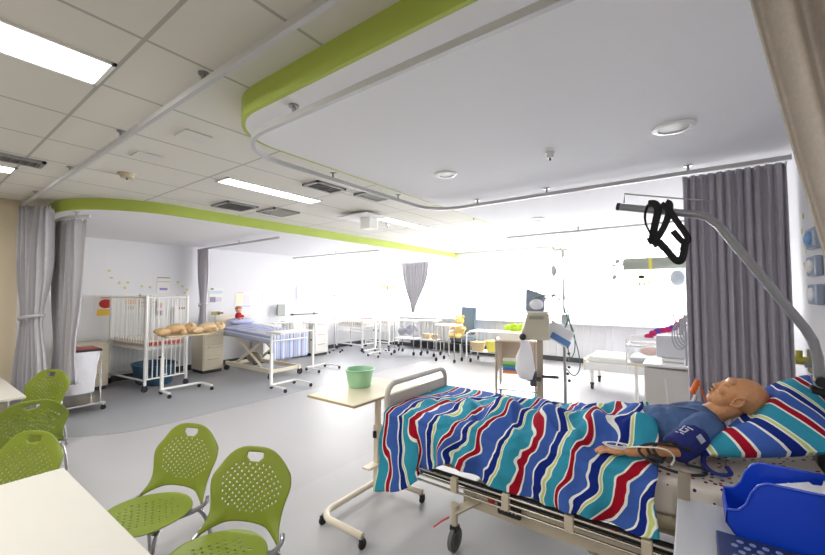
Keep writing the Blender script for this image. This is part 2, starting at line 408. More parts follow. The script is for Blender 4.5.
bay=[(XR-.02,1.36,ZR),(-2.15,1.36,ZR)]+arc(-2.15,1.82,.46,-90,-180,ZR,10)[1:]+[(-2.61,3.6,ZR)]+arc(-2.2,3.62,.41,180,90,ZR,8)[1:]+[(XR-.02,4.03,ZR)]
rail('curtain_rail',bay,'curved curtain rail looping round the near bay ceiling',[(-.4,1.36),(-1.85,1.36),(-2.61,2.35),(-2.61,3.3),(-2.0,4.03),(-1.2,4.03),(.0,4.03)],ZC)
rail('curtain_rail',[(-2.75,6.75,ZR),(-.2,6.7,ZR),(XR-.02,6.7,ZR)],'curtain rail of the next bay, behind the near bay rail',[(-1.5,6.72),(-.3,6.7)],ZC)
lr=[(-9.35,1.36,ZR),(-7.25,1.36,ZR)]+arc(-7.0,2.36,1.0,-90,-55,ZR,8)
rail('curtain_rail',lr,'curved curtain rail under the left green fascia corner',[(-6.6,1.44)],ZC)
rail('curtain_rail',[(-9.35,4.25,ZR),(-6.1,4.2,ZR)],'short curtain rail dividing the cot bay from the striped bed bay',[(-7.5,4.22)],ZC)
rail('curtain_rail',[(-9.35,6.9,ZR),(-6.0,6.85,ZR)],'farthest short curtain rail on the left bay ceiling',[(-7.5,6.87)],ZC)

# ------------------------------------------------------------------ curtains
def curtain(name,a,c,z1,z0,m,label,folds=9,amp=.045,tie=None,tz=1.2,tw=.35,hooks=True,group=None,lean=None,sp=.42,nu=None,nv=26,seed=0,band=None):
    """hanging cloth between plan points a and c; tie=(fraction along) gathers it at height tz"""
    A=Vector((a[0],a[1],0));Cc=Vector((c[0],c[1],0)); L=(Cc-A).length; d=(Cc-A)/L; n=Vector((d.y,-d.x,0))
    t=thing(name,label,'curtain',((A+Cc)/2)[:2]+(z0,),0,group); o=Vector(t.location)
    def fn(u,v):
        z=z1+(z0-z1)*v
        uu=u; w=1.0; off=0
        if tie is not None:
            g=math.exp(-((z-tz)/(sp if z>tz else .5))**2)
            w=1-(1-tw)*g; off=(tie-.5)*L*g*(1-tw)
        x=(uu-.5)*L*w+off
        ph=u*folds*2*PI
        k=amp*(math.sin(ph+.6*math.sin(v*3+seed))+.35*math.sin(2.3*ph+1+seed))*(.75+.35*noise.noise((u*5+seed,v*2,0)))
        if tie is not None: k*= (1-.4*g)
        k+= .03*noise.noise((u*3,v*1.5,seed))*v
        if lean: x+=lean*v*v
        p=(A+Cc)/2+d*x+n*k
        return Vector((p.x,p.y,z))-o
    b=B(); b.grid(fn,nu or int(folds*12),nv)
    mesh('cloth',b,m,t,solid=.004,ang=70)
    if hooks:
        for i in range(int(folds)+1):
            p=A+d*L*i/folds; b=B(); b.cyl(Vector((p.x,p.y,z1-.03))-o,Vector((p.x,p.y,z1+.006))-o,.006,n=6)
            mesh('hook',b,WHITE,t)
    if band:
        b=B(); cx=(A+Cc)/2+d*((tie-.5)*L*(1-tw)); rr=L*tw/2+.012
        pts=[Vector((cx.x,cx.y,tz))-o+d*rr*math.cos(2*PI*i/24)+n*(amp*1.1+.02)*math.sin(2*PI*i/24)+Vector((0,0,.03*math.cos(2*PI*i/24))) for i in range(24)]
        b.tube(pts,.022,closed=True,flat=(.4,1)); mesh('tie_band',b,m,t)
    return t
curtain('bay_curtain',(-.04,4.05),(.61,4.03),2.755,.3,GREYCURT,'grey pleated curtain hanging full height behind the manikin bed',folds=11,amp=.027,nv=20)
curtain('bay_curtain',(-7.10,1.0),(-6.72,1.20),2.9,.12,LCURT,'light grey tied curtain at the end of the long straight rail',folds=6,amp=.075,tie=.45,tz=1.45,tw=.62,band=True,seed=2)
curtain('bay_curtain',(-7.12,1.36),(-6.58,1.50),2.76,.55,LCURT,'light grey curtain knotted low, behind the hamper under the green corner',folds=6,amp=.065,tie=.3,tz=1.0,tw=.75,seed=5)
curtain('bay_curtain',(-9.25,4.26),(-8.85,4.24),2.76,.95,mat('bright_grey_curtain',(206,203,212),.9,var=.06,scale=24),'grey tied curtain on left wall between cot and striped bed',folds=6,amp=.06,tie=.5,tz=1.5,tw=.55,band=True,seed=3)
curtain('window_curtain',(-7.62,9.85),(-6.55,9.85),2.76,1.15,LCURT,'pale grey curtain gathered to a point by the far window',folds=9,amp=.035,tie=.4,tz=1.1,tw=.12,seed=1,sp=.85)
# nearest curtain at upper right: swept back to the wall
def near_curtain():
    t=thing('bay_curtain','mottled beige curtain swept to the wall at upper right','curtain',(.5,1.36,.25)); o=Vector(t.location)
    def fn(u,v):
        z=2.76+(.25-2.76)*v
        g=min(1,v/.62)
        left=.12+.27*g**1.1 if v<.62 else .39-.05*(v-.62)
        x=left+(.645-left)*u
        y=1.36+.035*math.sin(u*6*2*PI+.5*math.sin(3*v))*(1-.3*g)+.01*noise.noise((u*4,v*4,2))
        return Vector((x,y,z))-o
    b=B(); b.grid(fn,90,26); mesh('cloth',b,BEIGECURT,t,solid=.004,ang=70)
near_curtain()

# ------------------------------------------------------------------ castors
def castor(parent,x,y,r=.035,wm=BLACK,h=None,name='castor'):
    b=B(); w=r*.55
    b.cyl((x-w/2,y,r),(x+w/2,y,r),r,n=16,mi=0)
    b.box((x,y,r*1.75),(w*1.7,r*1.1,r*.7),mi=0)
    b.cyl((x,y,r*1.9),(x,y,(h or r*2.6)),r*.3,n=8,mi=1)
    return mesh(name,b,[wm,STEEL],parent,bevel=0)

# ------------------------------------------------------------------ green chairs
def holed(b,fn,nu,nv,region,handle=None,off=0):
    def skip(i,j):
        u=(i+.5)/nu*2-1; v=(j+.5)/nv
        if handle and handle(u,v): return True
        if region(u,v) and i%2==0 and (j+ (2 if (i//2)%2 else 0))%4<2 and j%2==0: return True
        return False
    b.grid(fn,nu,nv,skip=skip)
def make_chair(label,group):
    t=thing('stacking_chair',label,'chair',(0,0,0),0,group)   # faces -y
    K=1.07
    def back(u,v):
        U=u*2-1
        # half width by height
        w=.236*(1-.13*math.exp(-((v-.26)/.24)**2))*(1+.07*math.exp(-(v/.10)**2))
        arch=.075*(1-abs(U)**2.6)*(1-v)**1.4
        x=U*w*(1-.10*max(0,(v-.6)/.4)**2)
        zc=.375+.425*v+arch-.125*max(0,(v-.42)/.58)**1.6*abs(U)**3.0
        y=.095*v**1.1+.21-.03*U*U*(1-.3*v)-.06*max(0,abs(U)-.5)*math.exp(-(v/.16)**2)*1.6
        return Vector((x,y,zc))*K
    b=B()
    holed(b,back,46,42,lambda u,v:(u/.80)**2+((v-.50)/.36)**2<1 and v<.80, lambda u,v: .80<v<.925 and abs(u)<(.21 if v>.86 else .21*(v-.78)/.08) )
    mesh('backrest',b,GREEN,t,solid=.005,ang=60)
    def seat(u,v):
        a=u*2-1; c=v*2-1
        # square to rounded disc
        x=a*math.sqrt(1-c*c/2)*.225; y=c*math.sqrt(1-a*a/2)*.215
        x*=1.03 ; z=.410-.018*(1-(x/.23)**2)*(1-(y/.22)**2)-.03*max(0,-c-.6)**1.5
        return Vector((x*.97+a*.006,y-.01,z))*K
    b=B(); holed(b,seat,38,38,lambda u,v:(u/.7)**2+((v-.5)/.36)**2<1)
    mesh('seat',b,GREEN,t,solid=.006,ang=60)
    b=B()
    for s in (-1,1):
        b.tube(smooth_path([(s*.22*K,.195*K,.42*K),(s*.235*K,.17*K,.395*K),(s*.22*K,.08*K,.385*K),(s*.12*K,-.02*K,.378*K),(s*.03*K,-.05*K,.38*K)]),.013)
    b.tube([(-.2*K,.09*K,.380*K),(.2*K,.09*K,.380*K)],.011); b.tube([(-.18*K,-.12*K,.380*K),(.18*K,-.12*K,.380*K)],.011)
    mesh('frame',b,STEEL,t)
    for s in (-1,1):
        for f in (-1,1):
            b=B(); b.tube(smooth_path([(s*.18*K,f*.10*K,.378*K),(s*.215*K,f*.16*K,.365*K),(s*.235*K,f*.21*K,.2*K),(s*.245*K,f*.235*K,.008)]),.012)
            mesh('leg',b,STEEL,t)
    return t
ch=make_chair('green perforated plastic chair, right one of the two in the foreground','green chairs at the meeting tables')
ch.location=(-1.95,1.01,0); ch.rotation_euler=(0,0,math.radians(25))
dup(ch,(-2.69,.97,0),math.radians(22),'green perforated plastic chair, left one of the foreground pair')
dup(ch,(-3.34,.32,0),math.radians(30),'green chair at left edge, nearest of the three left chairs')
dup(ch,(-4.84,.76,0),math.radians(-94),'green chair at left edge, middle one with its back against the nearer chair')
dup(ch,(-5.98,.92,0),math.radians(38),'green chair farthest at left, in front of the tied curtains')

# ------------------------------------------------------------------ meeting tables
def table(name,x0,x1,y0,y1,z,label):
    t=thing(name,label,'table',((x0+x1)/2,(y0+y1)/2,0)); w,l=x1-x0,y1-y0
    mesh('tabletop',B().box((0,0,z-.0125),(w,l,.025)),TABLEW,t,smooth=False,bevel=.004)
    mesh('under_frame',B().box((0,0,z-.045),(w-.24,l-.24,.04)),STEEL,t,smooth=False)
    for sx in (-1,1):
        for sy in (-1,1):
            b=B(); b.cyl((sx*(w/2-.12),sy*(l/2-.12),.0),(sx*(w/2-.12),sy*(l/2-.12),z-.025),.022); mesh('leg',b,STEEL,t)
table('meeting_table',-3.02,-1.40,-.35,.64,.73,'white laminate table at bottom left corner before the two green chairs')
table('meeting_table',-6.95,-5.42,-.15,.845,.73,'white laminate table at left edge between the green chairs')

# ------------------------------------------------------------------ overbed tables
def overbed(x,y,L,W,h,label,top=CREAMLAM,m=CREAM,base=None,rz=0,posty=None,flip=1,edge=True,clamp=True,r=.022):
    """base: U with its closed side along y at x=0 and its arms toward +x"""
    t=thing('overbed_table',label,'overbed table',(x,y,0),rz,'wheeled overbed tables')
    bl,bw=base or (.7,.42); py=posty if posty is not None else bl/2-.04
    b=B(); z=.085 if r>.02 else .075
    c=.09; f=flip
    pts=[(f*bw,-bl/2,z),(f*c,-bl/2,z)]
    pts+=[(f*(c-c*math.sin(a)),-bl/2+c-c*math.cos(a),z) for a in [PI/12*i for i in range(1,7)]]
    pts+=[(f*(c-c*math.cos(a)),bl/2-c+c*math.sin(a),z) for a in [PI/12*i for i in range(0,7)]]
    pts+=[(f*bw,bl/2,z)]
    b.tube(pts,r,n=10); mesh('base',b,m,t)
    for cx,cy in ((0.0,-bl/2+.03),(f*bw,-bl/2),(0.0,bl/2-.03),(f*bw,bl/2)): castor(t,cx,cy,.032,h=z)
    b=B(); b.box((0,py,(h+z)/2*.62),(.05,.05,(h-z)*.62)); mesh('outer_post',b,m,t,smooth=False,bevel=.006)
    b=B(); b.box((0,py,(h+z)/2+.05),(.036,.036,h-z-.14)); mesh('inner_post',b,WHITE if m is WHITE else m,t,smooth=False,bevel=.004)
    if clamp: mesh('clamp_knob',B().cyl((-.02*f,py-.05,h*.62),(-.02*f,py+.0,h*.62),.018),BLACKPL,t)
    b=B(); b.box((f*W*.3,py,h-.035),(W*.7,.05,.03)); mesh('support_arm',b,m,t,smooth=False)
    b=B(); b.box((f*W*.5-.02*f,0,h-.012),(W,L,.022)); mesh('tabletop',b,[top],t,smooth=False,bevel=.005)
    if edge:
        b=B(); b.box((f*W*.5-.02*f,0,h-.013),(W+.012,L+.012,.016)); mesh('edge_band',b,EDGE,t,smooth=False)
    return t
def near_overbed():
    t=thing('overbed_table','cream overbed table with green bowl at the foot of the near bed','overbed table',(-2.31,2.33,0),0,'wheeled overbed tables')
    b=B(); z=.085; c=.12; bw=.44; bl=.72
    pts=[(bw,-bl/2,z),(c,-bl/2,z)]+[(c-c*math.sin(PI/12*i),-bl/2+c-c*math.cos(PI/12*i),z) for i in range(1,7)]+[(c-c*math.cos(PI/12*i),bl/2-c+c*math.sin(PI/12*i),z) for i in range(0,7)]+[(bw,bl/2,z)]
    b.tube(pts,.024,n=12); mesh('base',b,CREAM,t)
    for cx,cy in ((.0,-.33),(bw,-.36),(.0,.33),(bw,.36)): castor(t,cx,cy,.032,h=z)
    b=B(); b.box((-.0,.30,.33),(.055,.07,.5)); mesh('outer_post',b,CREAM,t,smooth=False,bevel=.008)
    b=B(); b.box((-.0,.30,.70),(.038,.05,.34)); mesh('inner_post',b,CREAM,t,smooth=False,bevel=.006)
    b=B(); b.box((.0,.26,.50),(.03,.03,.06)); mesh('clamp_knob',b,BLACKPL,t,bevel=.005)
    b=B(); b.box((-.0,.22,.24),(.09,.16,.02)); mesh('pedal',b,CREAM,t,smooth=False,bevel=.008)
    b=B(); b.box((-.06,.2,.875),(.4,.06,.03)); mesh('support_arm',b,CREAM,t,smooth=False)
    mesh('tabletop',B().box((-.055,.205,.889),(.545,.85,.022)),CREAMLAM,t,smooth=False,bevel=.004)
    mesh('edge_band',B().box((-.055,.205,.887),(.553,.858,.016)),EDGE,t,smooth=False)
near_overbed()
# bowl
t=thing('bowl','mint green plastic bowl standing on the near overbed table','bowl',(-2.49,2.58,.902))
b=B(); b.lathe([(0,.004),(.095,.004),(.10,.0),(.104,.01),(.128,.15),(.142,.153),(.142,.16),(.13,.162),(.122,.15),(.098,.014),(0,.012)],n=32); mesh('body',b,MINT,t,ang=60)

# ------------------------------------------------------------------ hospital bed with manikin
def bed():
    t=thing('hospital_bed','adjustable hospital bed with beige frame under the bright striped duvet','hospital bed',(-.8,2.88,0)); o=Vector(t.location)
    def L(p): return Vector(p)-o
    X0,X1=-2.05,.50; Y0,Y1=2.45,3.36
    # footboard
    f=B(); pts=[(X0,Y0,.45),(X0,Y0,.9)]+[(X0,Y0+.1-.1*math.cos(a),.9+.1*math.sin(a)) for a in [PI/16*i for i in range(1,9)]]+[(X0,Y1-.1+.1*math.sin(a),.9+.1*math.cos(a)) for a in [PI/16*i for i in range(0,9)]]+[(X0,Y1,.45)]
    f.tube([L(p) for p in pts],.024,n=12); fb=mesh('footboard',f,mat('footboard_tube',(206,200,190),.35),t)
    mesh('footboard_panel',B().box(L((X0,(Y0+Y1)/2,.68)),(.018,Y1-Y0-.04,.46)),mat('footboard_beige',(196,184,170),.45),fb,smooth=False,bevel=.004)
    # headboard
    h=B(); hx=X1+.06; pts=[(hx,Y0+.05,.45),(hx,Y0+.05,.95),(hx,Y0+.12,1.04),(hx,Y1-.12,1.04),(hx,Y1-.05,.95),(hx,Y1-.05,.45)]
    h.tube([L(p) for p in smooth_path(pts,1)],.022,n=10); hb=mesh('headboard',h,mat('footboard_tube',(206,200,190),.35),t)
    mesh('headboard_panel',B().box(L((hx,(Y0+Y1)/2,.74)),(.018,.76,.5)),mat('footboard_beige',(196,184,170),.45),hb,smooth=False,bevel=.004)
    # deck sections
    for x0,x1 in ((-1.98,-1.33),(-1.31,-.62),(-.6,-.14),(-.12,.46)):
        mesh('mattress_deck',B().box(L(((x0+x1)/2,2.9,.545)),(x1-x0,.9,.03)),BEDBEIGE,t,smooth=False,bevel=.008)
    # side frame
    b=B()
    for y in (2.5,3.3): b.box(L((-.78,y,.50)),(2.5,.05,.06))
    for x in (-1.95,-1.2,-.4,.4): b.box(L((x,2.9,.50)),(.05,.8,.05))
    mesh('side_frame',b,BEDBEIGE,t,smooth=False,bevel=.006)
    # moulded edge guard under the duvet
    b=B(); b.tube([L((x,2.41,z)) for x,z in ((-1.62,.56),(-1.3,.585),(-1.0,.57),(-.6,.56),(-.2,.565),(.2,.565))],.035,n=10,flat=(.6,1)); mesh('edge_guard',b,mat('edge_guard_beige',(160,148,122),.5),t)
    # lowered rail, near side
    for y,nm in ((2.33,-1),(3.46,1)):
        b=B()
        for z in (.475,.435,.395): b.tube([L((-1.72,y,z)),(L((.1,y,z)))],.0085,n=8)
        r=mesh('side_rail',b,CHROME,t)
        mesh('rail_tray',B().box(L((-.8,y+nm*-.035,.46)),(1.75,.02,.05)),BLACKPL,r,smooth=False)
        for x in (-1.35,-.98,-.6,-.22,.06):
            mesh('rail_bracket',B().box(L((x,y,.44)),(.05,.035,.1)),BEDBEIGE,r,smooth=False,bevel=.006)
    # chassis
    b=B()
    for y in (2.48,3.28): b.box(L((-.6,y,.31)),(1.5,.06,.12))
    b.box(L((-1.3,2.88,.31)),(.08,.8,.08)); b.box(L((.1,2.88,.31)),(.08,.8,.08))
    mesh('chassis',b,BEDBEIGE,t,smooth=False,bevel=.008)
    b=B()
    for y in (2.62,3.14):
        b.tube([L((-1.0,y,.3)),L((-.5,y,.5))],.022); b.tube([L((-.1,y,.3)),L((.3,y,.5))],.022)
        b.tube([L((-.75,y-.1,.33)),L((-.35,y-.1,.12)),L((.1,y-.1,.12))],.012)
    mesh('lift_arms',b,STEEL,t)
    # wheel arms and big castors
    for x,s in ((-1.35,-1),(.25,1)):
        for y in (2.33,3.43):
            yo=1 if y<3 else -1
            b=B(); b.tube([L((x-s*.15,y+yo*.15,.34)),L((x,y,.26))],.032,n=4); b.cyl(L((x,y,.17)),L((x,y,.30)),.022); b.cyl(L((x,y,.285)),L((x,y,.31)),.03)
            a=mesh('wheel_arm',b,BEDBEIGE,t)
            b=B(); b.cyl(L((x-.014,y,.078)),L((x+.014,y,.078)),.078,n=28,mi=0); b.cyl(L((x-.017,y,.078)),L((x+.017,y,.078)),.035,n=16,mi=1); b.box(L((x,y,.155)),(.05,.05,.035),mi=2)
            mesh('castor_wheel',b,[GREYRUB,DKSTEEL,BLACKPL],a)
    b=B(); b.tube([L((-1.37,2.29,.235)),L((-1.42,2.27,.20)),L((-1.47,2.25,.155))],.009,flat=(1,.6)); mesh('brake_pedal',b,REDPL,t)
    mesh('release_knob',B().ell(L((-1.12,2.42,.37)),(.028,.02,.022)),REDPL,t)
    b=B(); b.box(L((-.99,2.41,.35)),(.16,.03,.08)); c=mesh('hand_control',b,BLACKPL,t,bevel=.012)
    b=B()
    for i in range(5): b.cyl(L((-1.04+.025*i,2.40,.35)),L((-1.04+.025*i,2.39,.35)),.006,n=8)
    mesh('button',b,WHITE,c)
    # mattress, fitted with the spotted sheet, head end lifted a little
    def top(x): return .795+max(0,x-.15)*.32
    b=B()
    def fn(u,v):
        x=-2.0+2.48*u; a=v*2*PI
        zt=top(x); hw=.47; zc=(zt+.565)/2; hh=(zt-.565)/2
        ca,sa=math.cos(a),math.sin(a); e=.28
        yy=hw*math.copysign(abs(ca)**e,ca); zz=hh*math.copysign(abs(sa)**e,sa)
        # soft sag and wrinkles
        zz+=.006*noise.noise((x*4,yy*6,0)) if sa>0 else 0
        return L((x,2.90+yy,zc+zz))
    b.grid(fn,50,64); 
    bmesh.ops.remove_doubles(b.bm,verts=b.bm.verts,dist=.0005); bmesh.ops.holes_fill(b.bm,edges=[e for e in b.bm.edges if e.is_boundary],sides=200)
    mesh('mattress',b,SHEET,t,ang=50)
bed()

# duvet
def duvet_h(x,y):
    z=.815+.022/(1+math.exp(-(x+1.35)*8))+.012*noise.noise((x*2,y*3,1))
    legs=1/(1+math.exp(-(x+1.45)*9))
    body=math.exp(-((y-2.92)/.33)**4)
    z+=.035*body*legs
    z+=.045*legs*math.exp(-((y-2.76)/.11)**2)+.02*legs*math.exp(-((y-3.1)/.12)**2)*(1+.3*math.exp(-((x+.9)/.4)**2))
    z+=.05*math.exp(-((x+.45)/.22)**2)*body+.06*math.exp(-((x+.25)/.12)**2)*math.exp(-((y-3.02)/.22)**2)
    z+=.015*math.exp(-((x+1.5)/.12)**2)*body
    z+=.03*math.exp(-((x+.36)/.20)**2)*math.exp(-((y-3.10)/.20)**2)
    f=.022*math.sin(x*21+5*(y-2.4)+3*noise.noise((x*2,y*2,4)))*math.exp(-((y-2.75)/.5)**2)*(.15+.85*legs)
    r=1-abs(noise.noise((x*3.1+y*2.0,y*2.6-x,7))) 
    z+=(f+.055*(r**3-.4)*(.35+.65*legs))*(1-.55*max(0,min(1,(y-2.9)/.3)))+.026*noise.noise((x*9,y*7,3))+.012*noise.noise((x*19,y*13,8))
    z-=.03*max(0,(-1.85-x)/.15)
    # arm rests on the near front corner
    z-=.07*math.exp(-((x+.36)/.20)**2)*math.exp(-((y-2.45)/.10)**2)
    z-=max(0,y-3.05)*.16
    g=math.exp(-((x+.40)/.24)**4-((y-3.1)/.2)**4)
    return max(z,.822,.79+.112*g*math.exp(-((x+.45)/.5)**4),.79+.135*math.exp(-((x+.36)/.22)**4-((y-2.92)/.2)**4))
HEM=[(-2.07,.20),(-2.0,.22),(-1.85,.29),(-1.62,.455),(-1.5,.53),(-1.4,.565),(-1.28,.57),(-1.16,.53),(-1.0,.50),(-.87,.50),(-.7,.505),(-.55,.515),(-.4,.50),(-.23,.50),(-.14,.53)]
def hem(x):
    if x<=HEM[0][0]: return HEM[0][1]
    for (a,za),(c,zc) in zip(HEM,HEM[1:]):
        if x<=c: return za+(zc-za)*(x-a)/(c-a)
    return HEM[-1][1]
def duvet():
    yN=2.405; yF=3.40
    top_len=yF-yN
    NU,NV=170,110
    def xy(u,v):
        xe=-.17 if v>.5 else -.17-.22*((.5-v)/.5)**1.2
        x0=-2.075+.055*(min(1,(1-v)/.5))
        return x0+(xe-x0)*u
    def fn(u,v):
        x=xy(u,v)
        # v: 0 far hem, .12 far edge, .62 near edge, 1 near hem
        if v<.10:
            k=(.10-v)/.10; z=duvet_h(x,yF)-.02-.20*k; y=yF+.03+.025*math.sin(x*14)*k
            return Vector((x,y,z))
        if v<.60:
            k=(v-.10)/.50; y=yF+(yN-yF)*k
            z=duvet_h(x,y)
            e=min(k,1-k)
            if e<.06: z-=.03*(1-e/.06)**2
            return Vector((x,y,z))
        k=(v-.60)/.40; z0=duvet_h(x,yN)-.03; z1=hem(x)
        z=z0+(z1-z0)*k
        drop=z0-z
        y=yN-.028*min(1,k*5)-.012-.035*k*(1 if x>-1.7 else 1.6)
        w=math.sin(x*20+2.6*math.sin(x*5)+1.6*k)+.5*math.sin(x*39+1.7-1.5*k)+1.2*noise.noise((x*5,k*2.5,3))
        y+=-.022*w*min(1,.25+k)
        y=min(y,2.375)
        xx=x+.03*k*math.sin(x*7+1)+(.04*k if x<-1.7 else 0)
        xx+=.012*math.sin(z*18+x*9)
        return Vector((xx,y,z))
    def uv(u,v):
        p=fn(u,v); x=xy(u,v)
        tt=max(0,min(1,(x+1.75)/.5)); tt=tt*tt*(3-2*tt)
        s=x+.05*noise.noise((x*3.2,v*5,0))+.018*noise.noise((x*11,v*12,5))+.012*math.sin(x*31+v*9)
        if v<.6: # cloth pulled askew on top: stripes drift with distance
            s-= (.10+.32*tt)*(.6-v)
            s+=.15*noise.noise((x*1.9,v*6,9))*min(1,(.6-v)*6)
        else:
            s+=(-.10+.40*tt)*(v-.6)
        return ((s+2.13)/.285+.86,v)
    b=B(); b.grid(fn,NU,NV,uv=uv)
    o=mesh('duvet',b,duvet_mat,None,solid=.012,ang=80)
    tag(o,'duvet with teal, red, navy and blue stripes draped over the near hospital bed','duvet')
duvet()

# pillow
def pillow():
    A=Vector((.01,2.60,.885));Bc=Vector((.40,3.30,1.15));D=Vector((.50,2.50,1.05));C4=Vector((.60,3.22,1.26))
    n=(Bc-A).cross(D-A).normalized()
    if n.z<0:n=-n
    b=B(); N=40
    def base(a,d):
        p=A.lerp(Bc,a).lerp(D.lerp(C4,a),d); return p
    def fn(sg):
        def g(u,v):
            a,d=u,v
            U=2*u-1;V=2*v-1
            # pinched corners
            k=.05*(abs(U)*abs(V))**2
            th=.105*(max(0,1-abs(U)**2.6)**.55)*(max(0,1-abs(V)**2.6)**.55)
            p=base(.5+U*.5*(1+.04*abs(V)**4-.05*(1-V*V)*0),.5+V*.5*(1+.04*abs(U)**4))
            if sg>0:
                dent=.075*math.exp(-((a-.46)/.24)**2-((d-.10)/.32)**2)
                ef=max(0,1-U**4)*max(0,1-V**4)
                th-=dent*ef; th+=ef*(.018*noise.noise((a*4,d*4,0))+.007*math.sin(9*(a+.72*d)))
            return p+n*th*sg
        return g
    def uv(u,v):
        q=u+.72*v; return ((q-.28)/.50+.31,v)
    b.grid(fn(1),N,N,uv=uv); b.grid(fn(-1),N,N,uv=uv)
    bmesh.ops.remove_doubles(b.bm,verts=b.bm.verts,dist=.0008)
    t=thing('pillow','large pillow in matching teal, red and blue stripes under the manikin head','pillow',(.25,2.9,.9)); o=Vector(t.location)
    for v in b.bm.verts: v.co-=o
    mesh('pillow_case',b,duvet_mat,t,ang=70)
    b=B(); b.tube(smooth_path([Vector(p)-o for p in ((.03,2.61,.885),(.02,2.55,.85),(.07,2.50,.83),(.14,2.51,.84),(.12,2.56,.86))]),.012,flat=(1,.4)); mesh('ribbon_tie',b,NAVYF,t)
pillow()

# ------------------------------------------------------------------ the training manikin
def manikin():
    t=thing('training_manikin','bald vinyl training manikin in a blue gown lying face up in bed','manikin',(-.1,2.92,.80)); o=Vector(t.location)
    b=B()
    def caps(p,q,r1,r2,n=7):
        p=Vector(p);q=Vector(q)
        for i in range(n+1):
            k=i/n; r=r1+(r2-r1)*k; b.ell(p.lerp(q,k),(r,r,r),u=14,v=8)
    # torso
    for k in range(9):
        f=k/8; x=-.46+.48*f
        z=.855+.055*f; ry=.12+.08*f; rz=.035+.07*min(1,f*1.6)
        b.ell((x,2.93,z),(.09,ry,rz))
    caps((.02,2.76,.98),(.02,3.1,.98),.065,.065)
    # legs under the duvet
    for y in (2.8,3.07):
        caps((-.50,y,.850),(-.90,y,.832),.052,.034); caps((-.90,y,.832),(-1.24,y,.822),.034,.022); b.ell((-1.29,y,.825),(.022,.026,.024))
    # neck
    caps((.02,2.94,.995),(.17,2.95,1.08),.062,.06)
    # near arm
    caps((.03,2.72,.975),(-.09,2.55,.905),.058,.042); caps((-.09,2.55,.905),(-.31,2.475,.862),.042,.026,9)
    # far arm
    caps((.03,3.14,.96),(-.12,3.19,.88),.055,.042); caps((-.12,3.19,.88),(-.34,3.10,.835),.04,.026,9)
    # hands
    def hand(w,d,side):
        w=Vector(w); d=Vector(d).normalized(); s=Vector((0,0,1)).cross(d).normalized()*side; up=d.cross(s)*side
        Z=Vector((0,0,1))
        R=Matrix((d,s,d.cross(s))).transposed()
        b.ell(w+d*.045,(.05,.038,.016),rot=R,u=14,v=8)
        for i,(off,ln) in enumerate(((-.030,.062),(-.010,.074),(.011,.070),(.030,.055))):
            p=w+d*.082+s*off
            q=p+d*ln*.45+Z*.006; r=q+d*ln*.33-Z*.006; e=r+d*ln*.22-Z*.012
            rr=.0088 if i<3 else .0078
            for a,c in ((p,q),(q,r),(r,e)):
                for k in range(4): b.ell(a.lerp(c,k/4),(rr,rr,rr),u=8,v=6)
        p=w+d*.02-s*.03
        for a,c in ((p,p+d*.03-s*.02),(p+d*.03-s*.02,p+d*.058-s*.024)):
            for k in range(5): b.ell(a.lerp(c,k/4),(.0105,.0105,.0105),u=8,v=6)
    hand((-.325,2.47,.86),(-1,-.28,-.05),1); hand((-.355,3.10,.83),(-1,0,0),-1)
    # head in its own frame: X lateral (towards far side), Y face, Z crown
    c=Vector((.195,2.945,1.142)); h=Vector((.70,0,.71)).normalized(); f=Vector((-.71,0,.70)).normalized(); l=f.cross(h).normalized()
    H=Matrix.Translation(c)@Matrix((l,f,h)).transposed().to_4x4()@Matrix.Scale(1.12,4)
    E=lambda p,r,rot=None,u=18,v=12: b.ell(p,r,rot=rot,M=H,u=u,v=v)
    E((0,-.022,.035),(.078,.096,.086)); E((0,.02,.0),(.068,.068,.085)); E((0,.03,-.055),(.054,.052,.055)); E((0,.058,-.088),(.028,.024,.022))
    E((0,.066,.042),(.055,.022,.022)); E((.03,.068,.022),(.024,.02,.012)); E((-.03,.068,.022),(.024,.02,.012))
    E((.034,.06,-.02),(.026,.024,.022)); E((-.034,.06,-.02),(.026,.024,.022))
    for k in range(6): E((0,.080+.0028*k,.014-.008*k),(.0095,.012,.010),u=10,v=8)
    E((0,.096,-.028),(.013,.012,.012)); E((.011,.089,-.031),(.009,.010,.009)); E((-.011,.089,-.031),(.009,.010,.009))
    E((0,.085,-.054),(.022,.012,.006)); E((0,.083,-.070),(.020,.012,.007)); 
    for s in (-1,1):
        for k in range(12):
            a=k/12*2*PI; E((s*.083,-.008+.018*math.cos(a),-.008+.030*math.sin(a)),(.006,.007,.007),u=8,v=6)
        E((s*.077,-.008,-.008),(.006,.014,.022),u=8,v=6); E((s*.082,.0,-.036),(.007,.009,.011),u=8,v=6)
        E((s*.030,.080,.012),(.015,.010,.009),u=10,v=8)
    for v in b.bm.verts: v.co-=o
    body=mesh('body',b,SKIN,t,normals=False,ang=180)
    k=body.modifiers.new('r','REMESH'); k.mode='VOXEL'; k.voxel_size=.0042; k.use_smooth_shade=True
    k=body.modifiers.new('sm','SMOOTH'); k.factor=.5; k.iterations=3
    b=B(); b.ell((0,.091,-.062),(.014,.008,.0052),M=H)
    for s in (-1,1): b.ell((s*.006,.101,-.039),(.003,.004,.003),M=H)
    for v in b.bm.verts: v.co-=o
    mesh('open_mouth',b,mat('mouth_dark',(60,24,20),.6),t)['label']='small dark open mouth and nostrils'
    # gown: torso shell and sleeve
    b=B()
    for k in range(14):
        fr=k/13; x=-.30+.34*fr; z=.885+.06*fr; ry=.185+.055*fr; rz=.105+.02*math.sin(fr*PI)
        b.ell((x,2.93,z),(.10,ry,rz))
